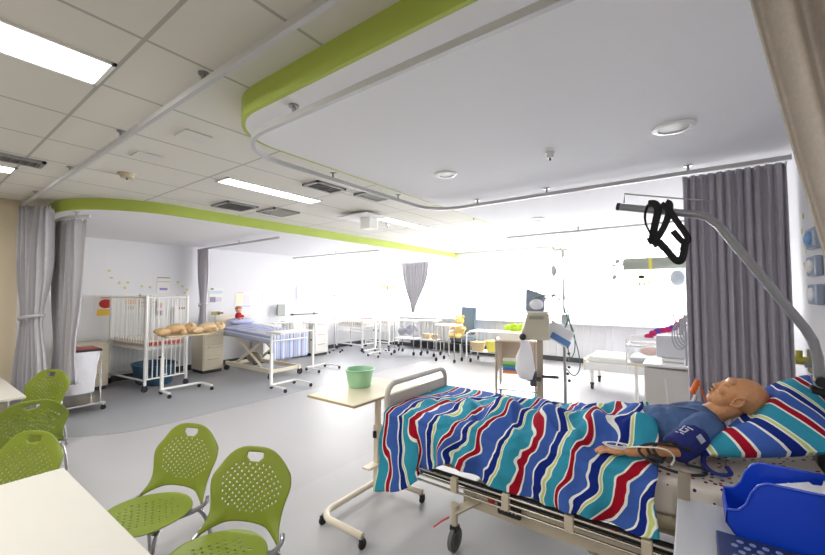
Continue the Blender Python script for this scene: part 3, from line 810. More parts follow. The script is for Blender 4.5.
    for p,q,r1,r2 in (((.035,2.745,.982),(-.005,2.685,.96),.092,.088),((.035,3.12,.975),(-.06,3.15,.91),.080,.072)):
        for i in range(7): b.ell(Vector(p).lerp(Vector(q),i/6),(r1+(r2-r1)*i/6,)*3,u=14,v=8)
    b.ell((.02,2.94,1.0),(.10,.13,.075))
    for v in b.bm.verts: v.co-=o
    g=mesh('gown',b,GOWN,t,normals=False,ang=180)
    k=g.modifiers.new('r','REMESH'); k.mode='VOXEL'; k.voxel_size=.009; k.use_smooth_shade=True
    k=g.modifiers.new('sm','SMOOTH'); k.factor=.5; k.iterations=4
    tx=bpy.data.textures.new('cloth_wrinkle','CLOUDS'); tx.noise_scale=.10; tx.noise_depth=2
    k=g.modifiers.new('d','DISPLACE'); k.texture=tx; k.strength=.032; k.mid_level=.5
    b=B(); col=[(.06,2.85,1.035),(.0,2.85,1.062),(-.07,2.885,1.052),(-.14,2.93,1.04),(-.07,2.98,1.055),(.02,3.02,1.065)]
    b.tube(smooth_path([Vector(p)-o for p in col]),.014,flat=(1,.5)); mesh('collar',b,mat('gown_collar',(92,112,150),.9),g)
    return t
manikin()
# blood pressure cuff round the upper arm
def cuff():
    t=thing('blood_pressure_cuff','navy blood pressure cuff with white lettering on the manikin arm','blood pressure cuff',(-.035,2.60,.92)); o=Vector(t.location)
    p=Vector((.0,2.675,.958));q=Vector((-.10,2.535,.90)); d=(q-p).normalized()
    b=B(); b.tube([p-o,p.lerp(q,.08)-o,p.lerp(q,.5)-o,p.lerp(q,.92)-o,q-o],[.072,.078,.079,.075,.066],n=28); mesh('cuff_band',b,NAVYF,t,ang=80)
    # white panel and marks on the camera side
    s=Vector((0,0,1)).cross(d).normalized(); 
    nrm=Vector((-.02,-.80,.60)); nrm=(nrm-d*nrm.dot(d)).normalized(); side=d.cross(nrm)
    def plate(nm,u,w,su,sw,m):
        ang=w/.079; nn=(nrm*math.cos(ang)+side*math.sin(ang)); ss=d.cross(nn)
        c=p.lerp(q,.5)+d*u+nn*.0805-o
        R=Matrix((d,ss,nn)).transposed(); bb=B(); bb.box(c,(su,sw,.003),rot=R); return bb
    bb=plate('x',-.03,-.045,.035,.04,WHITE); mesh('label_patch',bb,mat('cuff_label',(176,180,196),.6),t,smooth=False)
    b=B()
    for u,w,su,sw in ((-.035,.02,.006,.03),(-.018,.03,.006,.012),(-.005,.018,.03,.006),(.012,.03,.006,.026),(.0,.045,.03,.005),(.028,.022,.006,.02),(-.03,.05,.02,.005),(.035,.045,.006,.014)):
        x=plate('m',u,w,su,sw,WHITE); 
        me=bpy.data.meshes.new('tmp'); x.bm.to_mesh(me); b.bm.from_mesh(me); x.bm.free(); bpy.data.meshes.remove(me)
    mesh('lettering',b,mat('cuff_print',(214,218,232),.6),t,smooth=False)
    b=B(); z=.85
    b.tube(smooth_path([Vector(v)-o for v in ((-.02,2.50,.93),(-.12,2.46,.95),(-.22,2.47,.93),(-.27,2.43,.90),(-.20,2.39,.86),(-.10,2.375,.845),(-.02,2.40,.838),(.04,2.46,.835),(.03,2.53,.838),(-.05,2.52,.84))],3),.0075,n=8)
    b.tube(smooth_path([Vector(v)-o for v in ((-.03,2.52,.945),(-.13,2.50,.955),(-.20,2.46,.925),(-.17,2.42,.89),(-.14,2.41,.865),(-.19,2.41,.87),(-.22,2.45,.915))],3),.0075,n=8)
    mesh('rubber_tube',b,BLACK,t)
    b=B(); b.ell(Vector((-.18,2.425,.875))-o,(.04,.022,.02)); mesh('bulb',b,BLACK,t)
cuff()
t=thing('drip_tubing','clear thin drip tubing coiled loosely over the manikin hand','tubing',(-.36,2.43,.88)); o=Vector(t.location)
b=B()
for k in range(3):
    b.tube([Vector((-.37+(.05+.008*k)*math.cos(a),2.445+(.032+.004*k)*math.sin(a),.892+.006*math.sin(a+k)+.004*k))-o for a in [2*PI*i/20 for i in range(20)]],.0024,n=6,closed=True)
b.tube(smooth_path([Vector(v)-o for v in ((-.32,2.44,.895),(-.24,2.43,.92),(-.13,2.42,.94),(-.09,2.43,.90),(-.11,2.42,.86))],2),.004,n=6)
mesh('line',b,mat('pale_tubing',(226,224,218),.3),t)

# ------------------------------------------------------------------ trapeze pole and strap
t=thing('trapeze_pole','grey steel overhead lifting pole rising from the bed head','trapeze pole',(.53,2.95,.55)); o=Vector(t.location)
b=B(); path=[(-.39,2.95,2.345),(.03,2.95,2.24),(.09,2.95,2.215),(.14,2.95,2.16),(.49,2.95,1.56),(.52,2.95,1.49),(.535,2.95,1.40),(.54,2.95,1.2),(.54,2.95,.56)]
b.tube([Vector(p)-o for p in path],.024,n=16); mesh('pole',b,mat('grey_pole',(150,152,156),.3,.6),t,ang=60)
mesh('end_cap',B().cyl(Vector((-.405,2.95,2.349))-o,Vector((-.385,2.95,2.344))-o,.026),BLACKPL,t)
b=B(); b.tube([Vector(p)-o for p in ((-.36,2.95,2.365),(-.355,2.95,2.43),(-.10,2.95,2.365),(.12,2.95,2.31))],.005,n=6); mesh('wire_guide',b,STEEL,t)
b=B(); b.cyl(Vector((.50,2.95,1.22))-o,Vector((.58,2.95,1.22))-o,.035); b.cyl(Vector((.54,2.9,1.28))-o,Vector((.54,3.0,1.28))-o,.028); mesh('clamp',b,BLACKPL,t)
t=thing('lifting_strap','black webbing strap with loops hanging from the trapeze pole','strap',(-.1,2.95,2.25)); o=Vector(t.location)
b=B()
def band(pts,w=.024): b.tube(smooth_path([Vector((-.235+(p[0]+.2)*.64,p[1],2.335-(2.33-p[2])*.72))-o for p in pts],2),w*.8,n=8,flat=(.25,1))
Yp=2.95
band([(-.175,Yp-.02,2.32),(-.20,Yp-.05,2.25),(-.20,Yp-.06,2.15),(-.155,Yp-.05,2.05),(-.13,Yp-.05,1.98)],.016)
band([(-.17,Yp-.04,2.33),(-.11,Yp-.05,2.325),(-.08,Yp-.05,2.27),(-.12,Yp-.05,2.12),(-.15,Yp-.05,1.97)],.028)
band([(-.02,Yp-.06,2.32),(.02,Yp-.06,2.30),(.0,Yp-.05,2.2),(-.05,Yp-.05,2.08),(-.14,Yp-.05,1.95)],.024)
band([(-.06,Yp-.055,2.31),(.0,Yp-.06,2.26),(.06,Yp-.06,2.15),(.14,Yp-.05,2.02),(.155,Yp-.05,1.96),(.11,Yp-.05,1.95),(.03,Yp-.05,2.06)],.022)
band([(-.09,Yp-.055,1.98),(.0,Yp-.055,1.86),(.06,Yp-.05,1.785),(.10,Yp-.05,1.80),(.125,Yp-.05,1.94)],.026)
band([(-.18,Yp-.05,1.98),(-.13,Yp-.05,2.0),(-.09,Yp-.05,1.94)],.03)
for p in ((-.12,-.0),(-.02,0)): pass
b.tube([Vector((-.17,Yp+.034*math.cos(a),2.290+.034*math.sin(a)))-o for a in [2*PI*i/14 for i in range(14)]],.016,n=8,closed=True,flat=(.4,1))
b.tube([Vector((-.12,Yp+.034*math.cos(a),2.277+.034*math.sin(a)))-o for a in [2*PI*i/14 for i in range(14)]],.016,n=8,closed=True,flat=(.4,1))
mesh('webbing',b,mat('black_webbing',(20,20,22),.8),t,ang=60)

# ------------------------------------------------------------------ bedside locker with blue bins, lower right
t=thing('bedside_trolley','grey white topped trolley at the lower right beside the bed','trolley',(.28,1.82,0)); o=Vector(t.location)
mesh('trolley_top',B().box(Vector((.28,1.84,.785))-o,(.72,.76,.03)),mat('greywhite_laminate',(186,188,194),.45,var=.04,scale=3),t,smooth=False,bevel=.006)
b=B(); b.box(Vector((.28,1.84,.43))-o,(.62,.66,.66)); bd=mesh('cabinet_body',b,mat('greywhite_laminate2',(190,190,192),.5),t,smooth=False,bevel=.01)
for z in (.62,.38):
    dr=mesh('drawer',B().box(Vector((-.035,1.84,z))-o,(.02,.62,.21)),CREAM,t,smooth=False,bevel=.005); mesh('drawer_handle',B().box(Vector((-.05,1.84,z+.05))-o,(.02,.16,.015)),STEEL,dr,smooth=False)
for x,y in ((.0,1.56),(.56,1.56),(.0,2.12),(.56,2.12)): castor(t,x-o.x,y-o.y,.04,h=.11)
b=B(); b.tube([Vector(p)-o for p in ((-.055,2.19,.78),(-.055,2.19,.83),(-.05,2.17,.93),(-.045,2.15,.945))],.024,n=4,flat=(1,.22)); mesh('upright_bracket',b,mat('taupe_metal',(158,148,132),.4,.2),t,ang=30)
def parts_bin(name,loc,label,L,Wd,H,rz=0,m=BLUEBIN,sc=1):
    t=thing(name,label,'plastic bin',loc,rz)
    b=B(); th=.004; lip=H*.38
    prof=[(0,0),(L,0),(L,H),(.075,H*.99),(.05,H*.93),(.03,H*.80),(.015,H*.62),(-.01,H*.5),(-.045,H*.47),(-.05,H*.28)]
    for s in (0,1):
        y=-Wd/2 if s==0 else Wd/2-th
        b.prism([(x,y,z) for x,z in prof],(0,th,0))
    b.box((L/2,0,th/2),(L,Wd,th)); b.box((L-th/2,0,H/2),(th,Wd,H))
    b.prism([(0,-Wd/2,0),(-.05,-Wd/2,H*.28),(-.045,-Wd/2,H*.47),(-.041,-Wd/2,H*.47),(-.045,-Wd/2,H*.28),(.005,-Wd/2,0)],(0,Wd,0))
    # rolled rims
    for y in (-Wd/2,Wd/2): b.tube([(L,y,H),(.075,y,H*.99),(.05,y,H*.93),(.03,y,H*.80),(.015,y,H*.62),(-.01,y,H*.5),(-.045,y,H*.47)],.005,n=6)
    mesh('bin_shell',b,m,t,ang=30)
    return t
bn=parts_bin('storage_bin',(.13,2.03,.802),'large royal blue open fronted plastic bin on the grey white trolley',.45,.21,.25,0)
b=B()
for i in range(4): b.box((.16+.05*i,.0,.20+.010*i),(.15,.13,.006),rot=Matrix.Rotation(.25*(-1)**i,3,'Z')@Matrix.Rotation(-.25+.1*i,3,'Y'))
o2=mesh('paper_packet',b,mat('white_paper',(226,226,230),.7),None,smooth=False); o2.location=(.13,2.03,.802)
tag(o2,'white paper packets lying inside the large blue bin','paper packets')
t=thing('dotted_box','dark blue carton with pale dots below the large bin, bottom edge of photo','carton',(.25,1.81,.80),0)
b=B(); b.box((.03,0,.02),(.46,.20,.04)); mesh('carton',b,mat('dull_navy_card',(30,46,96),.5),t,smooth=False,bevel=.004)
b=B()
for i in range(7):
    for j in range(4): b.cyl((-.15+.035*i+(.0175 if j%2 else 0),-.05+.035*j,.04),(-.15+.035*i+(.0175 if j%2 else 0),-.05+.035*j,.042),.010,n=12)
mesh('pale_dots',b,mat('dot_print',(128,144,190),.5),t,smooth=False)

# ------------------------------------------------------------------ right wall things
t=thing('wall_service_plate','beige wall outlet plate with yellow valve beside the grey curtain','wall outlet',(XR,3.70,1.28)); 
mesh('plate',B().box((-.012,0,0),(.024,.2,.16)),mat('taupe_plate',(150,142,124),.4),t,smooth=False,bevel=.005)
b=B(); b.cyl((-.02,.05,0),(-.09,.05,0),.028); b.cyl((-.07,.05,-.02),(-.07,.05,.07),.018); mesh('valve',b,mat('olive_valve',(178,172,70),.4),t)
b=B(); b.cyl((-.02,-.05,-.01),(-.06,-.05,-.01),.022); mesh('socket',b,STEEL,t)
def wallrack(z,label,cm):
    t=thing('wall_dispenser',label,'wall dispenser',(XR,3.50,z))
    mesh('holder',B().box((-.02,0,0),(.04,.22,.13)),mat('clear_blue',(150,164,186),.3),t,smooth=False,bevel=.01)
    b=B(); b.ell((-.04,0,.0),(.025,.07,.045)); mesh('contents',b,cm,t)
wallrack(2.10,'upper blue glove dispenser on the right wall',mat('pale_blue_card',(120,160,206),.6)); wallrack(1.92,'middle blue glove dispenser on the right wall',WHITE); wallrack(1.74,'lowest dispenser on the right wall with white gloves bulging out',WBAG)
def leaf(x,y,z,axis,label,grp,s=.05,ang=0):
    b=B(); pts=[(s*.62*math.cos(a),s*.8*math.sin(a)) for a in [2*PI*i/10 for i in range(10)]]
    ca,sa=math.cos(ang),math.sin(ang)
    if axis=='x': P=[(x,y+p*ca-q*sa,z+p*sa+q*ca) for p,q in pts]; v=(.003,0,0)
    else: P=[(x,y+p*ca-q*sa,z+p*sa+q*ca) for p,q in pts]; v=(-.003,0,0)
    b.prism(P,v); o=mesh('leaf_decal',b,DECAL,None,smooth=False); tag(o,label,'wall decal',grp)
for y,z in ((3.92,2.2),(3.86,2.3),(3.80,2.16),(3.84,2.05),(3.9,1.95)): leaf(XR,y,z,'r','small yellow green leaf sticker on the right wall beside the grey curtain','leaf stickers on the right wall',.028,.3)
for (y,z) in ((2.58,2.22),(2.62,2.08),(2.75,1.98),(2.85,1.88),(2.9,1.99),(3.15,1.92),(3.3,1.9),(3.45,2.0),(3.6,1.92),(3.85,2.02),(3.95,1.93),(4.0,1.78),(3.85,1.7),(4.05,1.85),(3.3,1.68),(3.5,1.8)):
    leaf(XL,y,z,'x','small yellow green leaf sticker scattered on wall above the cot','leaf stickers on the cot wall',.038,y*9)

# ------------------------------------------------------------------ cot
def bars(b,p,q,z0,z1,n,r=.009):
    p=Vector(p);q=Vector(q)
    for i in range(n):
        c=p.lerp(q,(i+.5)/n); b.cyl((c.x,c.y,z0),(c.x,c.y,z1),r,n=6)
    for z in (z0,z1): b.cyl((p.x,p.y,z),(q.x,q.y,z),.015,n=8)
def cot(loc,lx,ly,label,h=1.72,zm=.82,shade=WHITE,mband=True,nb=(14,9),grp='hospital cots',rz=0):
    t=thing('hospital_cot',label,'cot',loc,rz,grp)
    for x in (-lx/2,lx/2):
        for y in (-ly/2,ly/2):
            mesh('corner_post',B().cyl((x,y,.12),(x,y,h),.026,n=10),shade,t)
            castor(t,x,y,.05,h=.13)
    for y in (-ly/2,ly/2):
        b=B(); bars(b,(-lx/2,y,0),(lx/2,y,0),zm+.04,h-.03,nb[0]); mesh('side_rail',b,shade,t)
    for x in (-lx/2,lx/2):
        b=B(); bars(b,(x,-ly/2,0),(x,ly/2,0),.22,h-.03,nb[1]); mesh('end_panel',b,shade,t)
    b=B(); b.box((0,0,.76),(lx-.05,ly-.05,.05)); b.cyl((-lx/2,-ly/2,.2),(lx/2,-ly/2,.2),.018); mesh('base_frame',b,shade,t,smooth=False)
    m=mesh('mattress',B().box((0,0,.85),(lx-.08,ly-.06,.12)),mat('cot_mattress',(216,206,196),.7),t,smooth=False,bevel=.02)
    if mband:
        b=B()
        for i in range(9): b.box((lx/2-.02,-ly/2+.06+(ly-.1)*i/9,.845),(.02,ly/14,.06))
        mesh('orange_trim',b,mat('orange_red_trim',(206,96,76),.6),m,smooth=False)
    return t
cot((-8.62,3.02,0),1.36,.72,'tall white barred hospital cot against the left wall with a blue tub below',rz=math.radians(6))
def poster(x,y,z,w,h,label,cols,axis='x',name='wall_poster'):
    t=thing(name,label,'poster',(x,y,z))
    mk=(lambda c,d: B().box(c,d))
    s=1
    if axis=='x':
        mesh('sheet',mk((.004,0,0),(.006,w,h)),mat('poster_paper',(232,230,226),.6),t,smooth=False)
        for i,(cy,cz,cw,chh,col) in enumerate(cols): mesh('printed_patch',B().box((.009,cy*w,cz*h),(.004,cw*w,chh*h)),mat('print_%d_%d_%d'%col,col,.6),t,smooth=False)
    else:
        mesh('sheet',mk((0,-.004,0),(w,.006,h)),mat('poster_paper',(232,230,226),.6),t,smooth=False)
        for i,(cy,cz,cw,chh,col) in enumerate(cols): mesh('printed_patch',B().box((cy*w,-.009,cz*h),(cw*w,.004,chh*h)),mat('print_%d_%d_%d'%col,col,.6),t,smooth=False)
    return t
t=poster(XL,2.54,1.53,.34,.44,'children poster with red round shape and yellow block behind cot',[(0,-.32,.8,.28,(236,196,70)),(0,.35,.5,.06,(190,170,160))])
mesh('printed_patch',B().ell((.012,0,.03),(.004,.11,.09)),mat('print_red',(190,40,40),.6),t)
poster(XL,2.98,1.55,.32,.40,'pale orange drawing poster on wall second behind the cot',[(0,.1,.7,.25,(232,190,150)),(-.1,-.2,.5,.2,(206,200,190))])
poster(XL,3.28,1.55,.36,.40,'white poster with thin red lines third behind the cot',[(0,.3,.7,.06,(120,90,100)),(0,.05,.8,.05,(206,120,120)),(0,-.15,.7,.04,(226,160,150))])
poster(XL,3.50,1.42,.18,.42,'pink and grey chart fourth behind the cot rails',[(0,.2,.8,.25,(226,176,170)),(0,-.2,.8,.25,(176,140,160))])
poster(XL,3.56,1.95,.26,.36,'narrow white notice with dark header above the cot end',[(0,.44,.95,.06,(150,140,150)),(0,.2,.9,.05,(200,190,200)),(0,-.25,.6,.14,(150,140,206))])
poster(XL,4.72,1.72,.34,.36,'blue grey chart on wall right of the tied curtain, upper one',[(0,.2,.9,.2,(196,214,226)),(-.25,-.3,.4,.35,(140,140,160)),(-.3,.42,.2,.12,(130,150,110)),(.2,-.3,.4,.3,(206,200,220))])
poster(XL,4.74,1.28,.36,.14,'small brown and grey landscape print under the blue grey chart',[(-.1,.0,.6,.6,(160,150,110)),(.25,0,.4,.4,(150,140,140))])
poster(XL,5.42,1.60,.44,.40,'pale poster with pink and cream boxes above the red doll',[(-.25,0,.35,.7,(244,230,206)),(.2,0,.35,.6,(236,220,230)),(0,-.42,.9,.08,(190,190,224)),(-.2,.45,.4,.06,(230,180,196))])
poster(XL,6.12,1.62,.3,.34,'nearly blank white notice on wall between two coloured posters',[(0,.1,.7,.05,(206,206,216))])
poster(XL,7.15,1.78,.28,.44,'narrow grey and blue chart on left wall near the far beds',[(-.3,0,.25,.9,(176,180,194)),(.2,.2,.3,.4,(196,214,240))])
poster(XL,7.62,1.50,.5,.42,'peach coloured poster on the far left wall',[(0,0,.8,.7,(250,222,206))])
# garland on pier
t=thing('paper_garland','colourful paper animals strung on the white pier by window','decoration',(-8.55,YW,1.98))
for i,c in enumerate(((206,220,110),(236,226,130),(226,120,60),(250,210,110),(236,150,100),(250,196,170))):
    b=B(); b.ell((-.32+.13*i,-.012,.03*math.sin(i*2.2)),(.055,.006,.08)); mesh('paper_animal',b,mat('paper_%d'%i,c,.7),t)
b=B(); b.tube([(-.42,-.008,.1),(-.2,-.008,.07),(.1,-.008,.07),(.4,-.008,.11)],.004,n=5); mesh('string',b,WHITE,t)

# blue tub
t=thing('plastic_tub','large slate blue plastic tub on floor beneath the cot','tub',(-8.62,3.14,0))
b=B(); b.lathe([(0,.012),(.37,.012),(.40,.03),(.49,.36),(.51,.37),(.51,.39),(.48,.39),(.39,.05),(0,.03)],n=36,sy=.72); mesh('tub_body',b,BLUETUB,t,ang=60)
b=B(); b.box((.465,0,.22),(.02,.1,.03)); mesh('tub_grip',b,WHITE,t,bevel=.005)

# teddies
def plush(name,loc,rz,label,m,sc=1,lying=True,cat='teddy bear'):
    t=thing(name,label,cat,loc,rz); b=B()
    if lying:
        b.ell((0,0,.08*sc),(.15*sc,.10*sc,.08*sc)); body=mesh('torso',b,m,t)
        hd=B(); hd.ell((.19*sc,0,.09*sc),(.085*sc,.085*sc,.078*sc)); hd.ell((.25*sc,0,.10*sc),(.035*sc,.035*sc,.03*sc)); hd.ell((.2*sc,.075*sc,.14*sc),(.02*sc,.032*sc,.032*sc)); hd.ell((.2*sc,-.075*sc,.14*sc),(.02*sc,.032*sc,.032*sc)); mesh('head',hd,m,t)
        for s in (-1,1):
            mesh('arm',B().ell((.06*sc,s*.15*sc,.05*sc),(.045*sc,.10*sc,.042*sc)),m,t); mesh('leg',B().ell((-.17*sc,s*.09*sc,.05*sc),(.11*sc,.05*sc,.05*sc),rot=Matrix.Rotation(-s*.4,3,'Z')),m,t)
    else:
        mesh('torso',B().ell((0,0,.13*sc),(.09*sc,.10*sc,.13*sc)),m,t)
        hd=B(); hd.ell((.01*sc,0,.32*sc),(.085*sc,.09*sc,.085*sc)); hd.ell((.08*sc,0,.30*sc),(.035*sc,.04*sc,.03*sc)); hd.ell((0,.08*sc,.40*sc),(.02*sc,.035*sc,.035*sc)); hd.ell((0,-.08*sc,.40*sc),(.02*sc,.035*sc,.035*sc)); mesh('head',hd,m,t)
        for s in (-1,1):
            mesh('arm',B().ell((.05*sc,s*.13*sc,.18*sc),(.07*sc,.035*sc,.04*sc)),m,t); mesh('leg',B().ell((.13*sc,s*.07*sc,.045*sc),(.11*sc,.045*sc,.045*sc)),m,t)
    return t
overbed(-7.52,3.17,.78,.46,1.04,'white overbed table in front of the cot with teddy bears on top',m=WHITE,top=CREAMLAM,base=(.70,.42),posty=-.31)
plush('teddy_bear',(-7.30,2.98,1.045),math.radians(80),'tan plush bear lying on the overbed table, nearer of two',TEDDY,1.15)
plush('teddy_bear',(-7.26,3.50,1.045),math.radians(84),'paler tan plush bear lying behind the other on the overbed table',mat('pale_tan_plush',(222,194,154),1,var=.15,scale=40,bump=1,bscale=90),1.1)

def cabinet(x,y,w,d,h,label,nd=3,m=mat('cream_locker',(218,208,186),.5),rz=0,group='bedside lockers'):
    t=thing('bedside_locker',label,'bedside locker',(x,y,0),rz,group)   # front faces +x
    mesh('locker_body',B().box((0,0,h/2+.03),(d,w,h-.08)),m,t,smooth=False,bevel=.01)
    mesh('locker_top',B().box((0,0,h-.012),(d+.03,w+.03,.024)),m,t,smooth=False,bevel=.008)
    mesh('plinth',B().box((0,0,.035),(d-.05,w-.05,.07)),mat('dark_plinth',(60,60,60),.6),t,smooth=False)
    zz=.10; hh=(h-.16)/nd
    for i in range(nd):
        dr=mesh('drawer',B().box((d/2+.006,0,zz+hh*(i+.5)),(.014,w-.05,hh-.02)),m,t,smooth=False,bevel=.004)
        mesh('drawer_handle',B().box((d/2+.02,0,zz+hh*(i+.82)),(.016,w*.5,.018)),mat('handle_cream',(196,184,160),.5),dr,smooth=False)
cabinet(-8.90,4.30,.46,.52,.93,'cream three drawer bedside locker left of the striped bed')
cabinet(-9.02,2.22,.45,.5,.85,'cream bedside locker half hidden behind the linen hamper',group=None)
t=thing('file_holder','clear document holder with red trim on the wall over the cream locker','document holder',(XL,3.90,1.28)); mesh('tray',B().box((.05,0,0),(.1,.3,.34)),WHITE,t,smooth=False); mesh('red_label',B().box((.104,0,.15),(.006,.12,.05)),mat('rust_label',(176,96,60),.6),t,smooth=False)

# linen hamper
t=thing('linen_hamper','linen hamper on castors with white bag and black rimmed lid at left','linen hamper',(-7.52,1.72,0)); 
mesh('hamper_lid',B().box((0,0,.905),(.46,.46,.03)),BLACKPL,t,smooth=False,bevel=.006); mesh('lid_top',B().box((0,0,.925),(.42,.42,.012)),mat('maroon_lid',(150,60,66),.5),t,smooth=False)
def bagf(u,v):
    a=v*2*PI; r=.235-.06*u+.02*noise.noise((3*math.cos(a),3*math.sin(a),u*3)); e=.6
    ca,sa=math.cos(a),math.sin(a); return Vector((r*math.copysign(abs(ca)**e,ca),r*math.copysign(abs(sa)**e,sa),.89-.62*u))
b=B(); b.grid(bagf,14,40); mesh('linen_bag',b,WBAG,t,ang=180)
for x,y in ((-.22,-.22),(.22,-.22),(-.22,.22),(.22,.22)):
    mesh('upright',B().cyl((x,y,.10),(x,y,.89),.012,n=8),CHROME,t); castor(t,x*1.15,y*1.15,.035,h=.1)
mesh('base_tray',B().box((0,0,.11),(.56,.56,.03)),STEEL,t,smooth=False,bevel=.01)

# ------------------------------------------------------------------ second bed (left bay)
def blanket(name,x0,x1,y0,y1,zf,hemz,m,label,foot=0):
    def fn(u,v):
        x=x0+(x1-x0)*u
        if v<.15: k=(.15-v)/.15; return Vector((x,y0-.02,zf(x)-hemz*k))
        if v>.85: k=(v-.85)/.15; return Vector((x,y1+.02,zf(x)-hemz*k))
        k=(v-.15)/.7; return Vector((x,y0+(y1-y0)*k,zf(x)+.03*math.sin(k*PI)+.02*noise.noise((x*3,k*4,0))))
    b=B(); b.grid(fn,40,40,uv=lambda u,v:(v*4.3,u))
    if foot:
        b.grid(lambda u,v:Vector((x1+.03+.012*math.sin(v*30),y0+(y1-y0)*v,zf(x1)-foot*u)),10,30,uv=lambda u,v:(v*4.3,u))
    o=mesh(name,b,m,None,solid=.015,ang=80); return tag(o,label,'blanket')
def bed2():
    t=thing('hospital_bed','second hospital bed in left bay on a scissor lift under pale stripes','hospital bed',(-7.85,5.0,0)); o=Vector(t.location)
    L=lambda p:Vector(p)-o
    mesh('mattress',B().box(L((-7.95,5.0,.90)),(2.2,.84,.14),rot=Matrix.Rotation(math.radians(2.2),3,'Y')),mat('cot_mattress',(216,206,196),.7),t,smooth=False,bevel=.03)
    mesh('bed_frame',B().box(L((-7.95,5.0,.80)),(2.2,.88,.05),rot=Matrix.Rotation(math.radians(2.2),3,'Y')),CREAM,t,smooth=False)
    b=B(); b.box(L((-7.85,4.66,.16)),(1.8,.06,.09)); b.box(L((-7.85,5.34,.16)),(1.8,.06,.09)); b.box(L((-8.6,5,.16)),(.06,.7,.07)); b.box(L((-7.0,5,.16)),(.06,.7,.07)); mesh('chassis',b,CREAM,t,smooth=False,bevel=.01)
    b=B()
    for y in (4.72,5.28):
        b.tube([L((-8.4,y,.2)),L((-7.4,y,.75))],.035,n=4); b.tube([L((-7.4,y,.2)),L((-8.4,y,.75))],.035,n=4)
    mesh('scissor_lift',b,CREAM,t)
    b=B(); b.ell(L((-8.0,4.9,.32)),(.25,.12,.12)); mesh('lift_motor',b,mat('olive_grey',(140,138,122),.6),t)
    for x,y in ((-8.7,4.64),(-6.98,4.64),(-8.7,5.36),(-6.98,5.36)): castor(t,x-o.x,y-o.y,.06,h=.15)
    b=B(); bars(b,L((-6.80,4.56,0)),L((-6.80,5.44,0)),.80,1.16,11,.008)
    for v in b.bm.verts: v.co.z+=0
    fb=mesh('foot_rail',b,WHITE,t)
    mesh('headboard',B().box(L((-9.1,5.0,1.0)),(.03,.9,.5)),CREAM,t,smooth=False,bevel=.01)
bed2()
blanket('blanket',-8.85,-6.86,4.56,5.44,lambda x:1.0-(x+8.85)*.045,.16,blue_stripe,'pale blue and lilac striped cover over the second bed',foot=.5)
t=thing('pillow','pale blue pillow at the head of the second bed','pillow',(-8.75,5.0,1.10)); mesh('pillow_case',B().ell((0,0,0),(.2,.34,.09)),mat('lilac_cotton',(190,192,220),.9),t)
t=thing('doll','small doll in crimson top sitting on the striped bed pillow','doll',(-8.72,4.92,1.17))
mesh('torso',B().ell((0,0,.06),(.07,.08,.09)),REDCL,t); b=B(); b.ell((0,0,.20),(.07,.075,.075)); mesh('head',b,mat('doll_skin',(226,180,150),.6),t); mesh('hair',B().ell((-.01,0,.235),(.075,.08,.055)),mat('doll_hair',(176,120,80),.8),t)
for s in (-1,1): mesh('arm',B().ell((.04,s*.08,.05),(.05,.025,.03)),REDCL,t); mesh('leg',B().ell((.09,s*.035,.0),(.07,.028,.028)),mat('doll_skin',(226,180,150),.6),t)
overbed(-6.30,4.46,.70,.45,1.06,'white overbed table at the foot of the striped bed',m=WHITE,top=mat('white_laminate',(234,234,234),.4),base=(.56,.46),posty=-.26,edge=False,r=.018)
overbed(-7.15,5.95,.80,.45,1.10,'white overbed table beyond the striped bed, before the white pedestal units',m=WHITE,top=mat('white_laminate',(234,234,234),.4),base=(.60,.46),posty=-.1,edge=False,r=.018)
# monitor gear on wall of bed2
t=thing('wall_monitor','small grey monitor on arm behind the second bed','monitor',(-9.25,6.45,1.25)); mesh('screen',B().box((0,0,.05),(.06,.26,.32)),mat('grey_monitor',(160,164,160),.5),t,smooth=False,bevel=.02); mesh('arm',B().cyl((-.15,0,0),(0,0,0),.02),DKSTEEL,t)
t=thing('fold_down_rail','thin dark horizontal rail on wall near the pale cabinets','rail',(-9.3,7.3,1.15)); mesh('bar',B().cyl((0,-.5,0),(0,.5,0),.014),DKSTEEL,t)
for y in (-.4,.4): mesh('bracket',B().box((-.05,y,0),(.1,.03,.05)),DKSTEEL,t)
# white pedestal units along left wall
def unit(x,y,w,d,h,label,nd=3):
    cabinet(x,y,w,d,h,label,nd,m=mat('white_locker',(232,230,226),.45),group='white pedestal units')
unit(-9.0,5.85,.5,.5,.95,'white pedestal unit just right of the striped bed head')
unit(-9.0,6.75,.55,.5,1.0,'white pedestal unit behind the second overbed table')
unit(-8.85,7.3,.5,.6,.98,'white pedestal unit nearest to the far left window')
# far left bed (low white) + iv stand
def ivstand(x,y,h,label,m=STEEL,red=False):
    t=thing('drip_stand',label,'drip stand',(x,y,0)); mesh('pole',B().cyl((0,0,.08),(0,0,h),.014,n=8),m,t)
    b=B()
    for i in range(5): a=2*PI*i/5; b.cyl((0,0,.09),(.26*math.cos(a),.26*math.sin(a),.07),.012,n=6)
    mesh('star_base',b,m,t)
    for i in range(5): a=2*PI*i/5; castor(t,.26*math.cos(a),.26*math.sin(a),.03,h=.07)
    b=B(); b.tube([(-.12,0,h+.03),(-.1,0,h),(.1,0,h),(.12,0,h+.03)],.006,n=6); b.tube([(0,-.12,h+.03),(0,-.1,h),(0,.1,h),(0,.12,h+.03)],.006,n=6); mesh('hooks',b,m,t)
    if red: mesh('red_tag',B().box((0,0,h-.02),(.06,.12,.05)),mat('coral_tag',(244,120,110),.6),t,smooth=False)
    return t
ivstand(-8.70,7.92,1.72,'thin drip stand with small red tag by the far left window',red=True)
ivstand(-7.55,9.25,2.0,'thin grey drip stand before the white pier')
